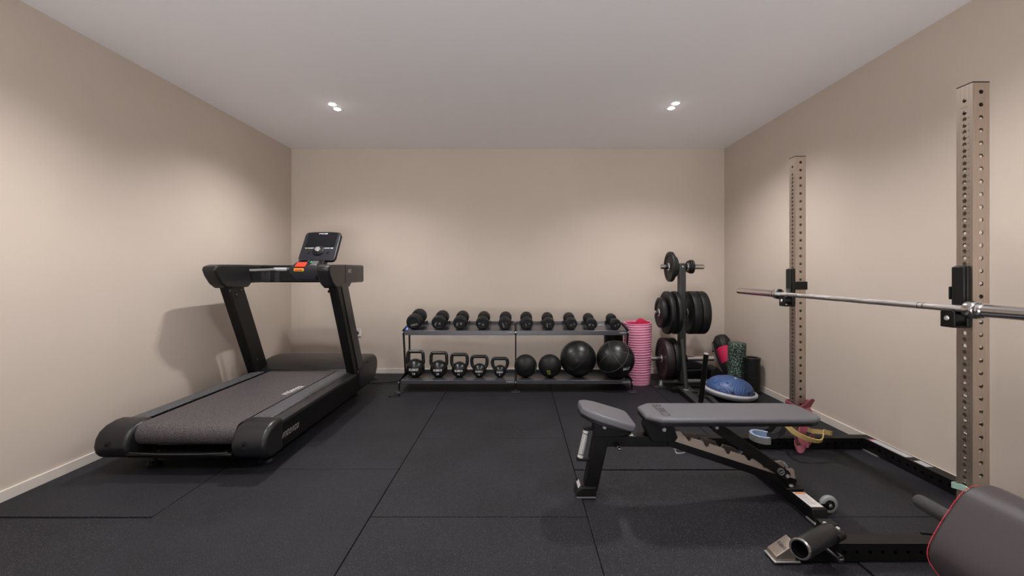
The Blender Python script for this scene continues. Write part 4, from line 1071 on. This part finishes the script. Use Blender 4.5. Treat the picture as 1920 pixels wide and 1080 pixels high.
obj('bolt', MB().lathe([(0, 0.006), (0.008, 0.006), (0.010, 0)], (a2.x, BY - 0.062, a2.z), (a2.x, 0, a2.z), 14), 'alu', ar)
# rear foot beam running towards the camera
rf = obj('rear_foot', MB().prism([(2.032, 0.010), (2.050, 0.062), (2.60, 0.062), (2.618, 0.010)], 'x', 1.330, 1.400), 'black', bn, bevel=0.004)
obj('foot_edge', MB().box(1.326, 1.408, 2.026, 2.09, 0.0, 0.010), 'alu', rf, bevel=0.002)
obj('foot_edge', MB().box(1.326, 1.408, 2.56, 2.622, 0.0, 0.010), 'alu', rf, bevel=0.002)
sk = obj('warning_label', MB().box(1.336, 1.394, 2.066, 2.205, 0.0618, 0.0630), 'whiteplastic', rf)
obj('label_header', MB().box(1.340, 1.390, 2.186, 2.200, 0.0629, 0.0634), 'orange', sk)
lb = MB()
for k in range(9):
    yy = 2.176 - k * 0.0105
    lb.box(1.342, 1.388 - random.random() * 0.018, yy - 0.0022, yy + 0.0022, 0.0630, 0.0634)
obj('label_text', lb, 'worn', sk)
bpl = obj('bolt_plate', MB().box(1.318, 1.404, 2.222, 2.290, 0.062, 0.070), 'black', bn, bevel=0.003)
obj('bolt', MB().lathe([(0.012, 0), (0.010, 0.006), (0, 0.006)], (1.36, 2.256, 0.070), (1.36, 2.256, 1), 16), 'alu', bpl)
for y in (2.13, 2.52):
    w = obj('wheel', MB().lathe([(0.024, -0.012), (0.036, -0.012), (0.041, -0.007), (0.0425, 0), (0.041, 0.007), (0.036, 0.012), (0.024, 0.012)], (1.458, y, 0.0428), (1.458, y + 1, 0.0428), 32), 'wheel', bn, smooth=50)
    obj('wheel_core', MB().lathe([(0, -0.011), (0.010, -0.011), (0.022, -0.008), (0.0245, -0.0115), (0.0245, 0.0115), (0, 0.011)], (1.458, y, 0.0428), (1.458, y + 1, 0.0428), 24), 'blackplastic', w)
    obj('axle_bolt', MB().lathe([(0.009, -0.011), (0.009, -0.017), (0.006, -0.019), (0, -0.019)], (1.458, y, 0.0428), (1.458, y + 1, 0.0428), 14), 'alu', w)
    spk = MB()
    for k in range(6):
        a = k * PI / 3 + 0.3
        spk.box(-0.0022, 0.0022, -0.0125, -0.0085, 0.010, 0.023, Matrix.Translation((1.458, y, 0.0428)) @ Matrix.Rotation(a, 4, 'Y'))
    obj('wheel_spokes', spk, 'gunmetal', w)
    obj('wheel_fork', MB().box(1.39, 1.466, y - 0.0175, y - 0.0135, 0.036, 0.052).box(1.39, 1.466, y + 0.0135, y + 0.0175, 0.036, 0.052), 'black', bn)

# ------------------------------------------------------------------ red-stitched bench at the right front
pb = thing('padded_bench', 'dark grey roll-padded bench with red stitching in the right foreground', 'bench', (1.3, 0.85, 0))
YE = 1.25
px_out = [(1832, 909.5), (1816, 913), (1800, 925), (1783, 947), (1765, 974), (1749, 1001), (1740, 1020), (1737, 1036), (1741, 1052), (1752, 1069), (1766, 1086)]
sec = []
for a, b in px_out:
    v = at(a, b, YE); sec.append((v.x, v.z))
ext = [(1.215, 0.262), (1.265, 0.268), (1.315, 0.330), (1.355, 0.430), (1.352, 0.500), (1.325, 0.540), (1.295, 0.548)]
poly = sec + ext
obj('pad', MB().prism(poly, 'y', 0.42, YE), 'pad2', pb, bevel=0.010, seg=4, smooth=50)
sm = MB()
cl = catmull([Vector((a, YE - 0.003, b)) for a, b in sec], 14)
cx_, cz_ = sum(p[0] for p in poly) / len(poly), sum(p[1] for p in poly) / len(poly)
acc = 0
for a, b in zip(cl, cl[1:]):
    pass
step = 0.0048; dist = 0.0; nxt = 0.0
for a, b in zip(cl, cl[1:]):
    L_ = (b - a).length
    while nxt <= dist + L_:
        p = a.lerp(b, (nxt - dist) / max(L_, 1e-6))
        tg = (b - a).normalized(); out = (Vector((p.x - cx_, 0, p.z - cz_))).normalized()
        p2 = p + out * 0.0005
        sm.tube([p2 - tg * 0.0017 + Vector((0, 0.0012, 0)), p2 + tg * 0.0017 - Vector((0, 0.0012, 0))], 0.0011, 6)
        nxt += step
    dist += L_
obj('stitching', sm, 'stitch', pb)
ro = obj('foam_grip', MB().lathe([(0, 0), (0.014, 0.001), (0.020, 0.007), (0.0215, 0.015), (0.0215, 0.40), (0, 0.40)], (1.262, 1.440, 0.408), (1.262, 0.44, 0.408), 28), 'foam', pb, smooth=50) if False else \
    obj('foam_grip', MB().lathe([(0, 0), (0.013, 0.001), (0.019, 0.006), (0.0215, 0.015), (0.0215, 0.20), (0, 0.20)], (1.266, 1.440, 0.410), (1.266, 0.44, 0.410), 28), 'foam', pb, smooth=50)
obj('adjust_lever', MB().tube([(1.165, 1.31, 0.378), (1.20, 1.30, 0.380), (1.24, 1.26, 0.375)], 0.004, 8), 'black', pb)
obj('post', MB().box(1.30, 1.36, 0.55, 0.62, 0.03, 0.36), 'black', pb, bevel=0.004)
obj('base_beam', MB().box(1.05, 1.62, 0.55, 0.62, 0.0, 0.05), 'black', pb, bevel=0.004)
obj('base_beam', MB().box(1.30, 1.36, 0.10, 1.0, 0.0, 0.045), 'black', pb, bevel=0.004)

# ------------------------------------------------------------------ resistance bands on the rack
rb = thing('resistance_band', 'dusty red stretch band knotted round the foot of the far upright', 'band', (1.81, 2.88, 0.1), 'stretch bands on the squat rack')
x0, x1, ya, yb = UX - 0.010, UX + UW + 0.012, YFAR - 0.014, YFAR + UW + 0.012
obj('knot_loop', MB().ribbon([(x0 - 0.008, ya + 0.01, 0.280), (x0 + 0.01, ya - 0.012, 0.270), (x0 + 0.04, ya - 0.016, 0.272), (x1 - 0.02, ya - 0.024, 0.300), (x1 + 0.02, ya + 0.005, 0.290), (x1 + 0.01, yb, 0.270), (x0, yb, 0.275), (x0 - 0.012, yb - 0.03, 0.280)],
     [(-0.01, 0, 0.03), (0, 0.01, 0.03), (0.0, -0.02, 0.05), (0.02, -0.03, 0.075), (0.035, 0.01, 0.05), (0, 0, 0.06), (0, 0, 0.05), (-0.012, 0, 0.035)], 0.004, smooth=5, closed=True), 'bandred', rb, smooth=25)
obj('hanging_end', MB().ribbon([(1.826, ya - 0.012, 0.270), (1.838, ya - 0.03, 0.215), (1.815, ya - 0.022, 0.170), (1.785, ya - 0.04, 0.125), (1.776, ya - 0.028, 0.085), (1.80, ya - 0.045, 0.055)],
     [(0.045, 0, 0.03), (0.05, -0.02, 0.0), (0.07, 0.01, 0.01), (0.065, 0.03, -0.02), (0.05, -0.02, 0.03), (0.04, 0.02, 0.02)], 0.004, smooth=4), 'bandred', rb, smooth=20)
obj('folded_end', MB().ribbon([(1.775, ya - 0.025, 0.145), (1.778, ya - 0.045, 0.085), (1.810, ya - 0.05, 0.062), (1.838, ya - 0.035, 0.100), (1.850, ya - 0.03, 0.060)],
     [(0.03, 0.01, 0.0), (0.035, 0.0, 0.03), (0.0, 0.02, 0.05), (0.03, -0.02, 0.045), (0.03, 0.0, 0.045)], 0.004, smooth=4), 'bandred', rb, smooth=20)
obj('floor_end', MB().ribbon([(1.745, ya - 0.025, 0.058), (1.748, ya - 0.06, 0.030), (1.790, ya - 0.06, 0.040), (1.815, ya - 0.03, 0.050)],
     [(0.01, 0.02, 0.03), (0.0, 0.02, 0.04), (0.02, 0.01, 0.04), (0.03, 0.01, 0.02)], 0.004, smooth=4), 'bandred', rb, smooth=20)
yb_ = tag(obj('resistance_band', MB().ribbon(
    [(1.64, 2.80, 0.205), (1.69, 2.765, 0.155), (1.76, 2.745, 0.122), (1.83, 2.75, 0.108), (1.885, 2.80, 0.112), (1.92, 2.85, 0.130), (1.965, 2.865, 0.118), (2.005, 2.895, 0.104),
     (2.01, 2.93, 0.096), (1.96, 2.95, 0.096), (1.90, 2.95, 0.105), (1.87, 3.0, 0.115), (1.80, 3.01, 0.12), (1.73, 2.98, 0.13), (1.66, 2.90, 0.18)],
    [(0.012, -0.006, 0.026), (0.012, -0.008, 0.026), (0.006, -0.010, 0.026), (0, -0.012, 0.024), (-0.004, -0.012, 0.024), (0, -0.006, 0.030), (0, 0.0, 0.030), (0.004, 0, 0.030),
     (0, 0.006, 0.028), (0, 0.006, 0.028), (0, 0.006, 0.028), (0, 0.006, 0.028), (0, 0.006, 0.028), (0, 0.006, 0.028), (0.006, 0.0, 0.026)], 0.006, smooth=5, closed=True), 'bandyellow', smooth=30, pos=(1.83, 2.85, 0.1)),
    'yellow stretch band looped round the far upright above the floor beam', 'band', 'stretch bands on the squat rack')
arc_, arc2 = [], []
for k in range(13):
    a = R(-78 - k * 15.5)
    arc_.append((1.540 + 0.058 * math.cos(a), 2.862 + 0.070 * math.sin(a), 0.096))
    arc2.append((1.540 + 0.0675 * math.cos(a), 2.862 + 0.0795 * math.sin(a), 0.095))
arc_ += [(1.568, 2.915, 0.096), (1.592, 2.890, 0.096)]
bl = thing('resistance_band', 'pale blue and silver band curled in a C on the floor beam under the bench', 'band', (1.54, 2.87, 0.073), 'stretch bands on the squat rack')
obj('blue_layer', MB().ribbon(arc_, (0, 0, 0.042), 0.015, smooth=3), 'bandblue', bl, bevel=0.002, smooth=40)
obj('silver_layer', MB().ribbon(arc2, (0, 0, 0.040), 0.003, smooth=3), 'alu', bl, smooth=40)
kb2 = tag(obj('resistance_band', MB().ribbon([(1.585, 2.885, 0.094), (1.625, 2.870, 0.098), (1.665, 2.862, 0.120), (1.69, 2.872, 0.165), (1.70, 2.90, 0.20), (1.70, 2.95, 0.19), (1.66, 2.955, 0.12), (1.60, 2.945, 0.094)], [(0, 0.006, 0.036), (0, 0.006, 0.036), (-0.012, 0.006, 0.036), (-0.026, 0.004, 0.026), (-0.03, 0.01, 0.01), (-0.03, 0, 0.01), (-0.012, 0.0, 0.034), (0, 0, 0.036)], 0.004, smooth=5), 'nylon', smooth=40, pos=(1.65, 2.9, 0.1)),
    'black stretch band hanging between the blue and the yellow bands', 'band', 'stretch bands on the squat rack')
mn = tag(obj('resistance_band', MB().ribbon([(UX - 0.006, YN - 0.008, 0.272), (UX + UW + 0.008, YN - 0.012, 0.262), (UX + UW + 0.010, YN + UW + 0.008, 0.262), (UX - 0.010, YN + UW + 0.008, 0.268), (UX - 0.015, YN + 0.02, 0.280)], (0, 0, 0.022), 0.005, smooth=5, closed=True), 'bandmint', smooth=40, pos=(UX, YN, 0.28)),
    'mint green band round the near upright, peeking out behind the red-stitched pad', 'band', 'stretch bands on the squat rack')

# ------------------------------------------------------------------ world and view
w = bpy.data.worlds.new('world'); scene.world = w; w.use_nodes = True
wn, wl = w.node_tree.nodes, w.node_tree.links
g_ = wn.new('ShaderNodeTexCoord'); sp_ = wn.new('ShaderNodeSeparateXYZ'); rr_ = wn.new('ShaderNodeValToRGB')
wl.new(g_.outputs['Generated'], sp_.inputs[0]); wl.new(sp_.outputs['Z'], rr_.inputs[0])
rr_.color_ramp.elements[0].position = 0.0; rr_.color_ramp.elements[0].color = (1.0, 0.97, 0.97, 1)
rr_.color_ramp.elements[1].position = 0.03; rr_.color_ramp.elements[1].color = (0.06, 0.07, 0.09, 1)
wl.new(rr_.outputs[0], wn['Background'].inputs[0]); wn['Background'].inputs[1].default_value = 9.0  # bright below the horizon, added to send light up through the opening
vs = scene.view_settings
vs.view_transform = 'Standard'; vs.look = 'None'; vs.gamma = 1.0; vs.exposure = 0.41; vs.use_curve_mapping = False
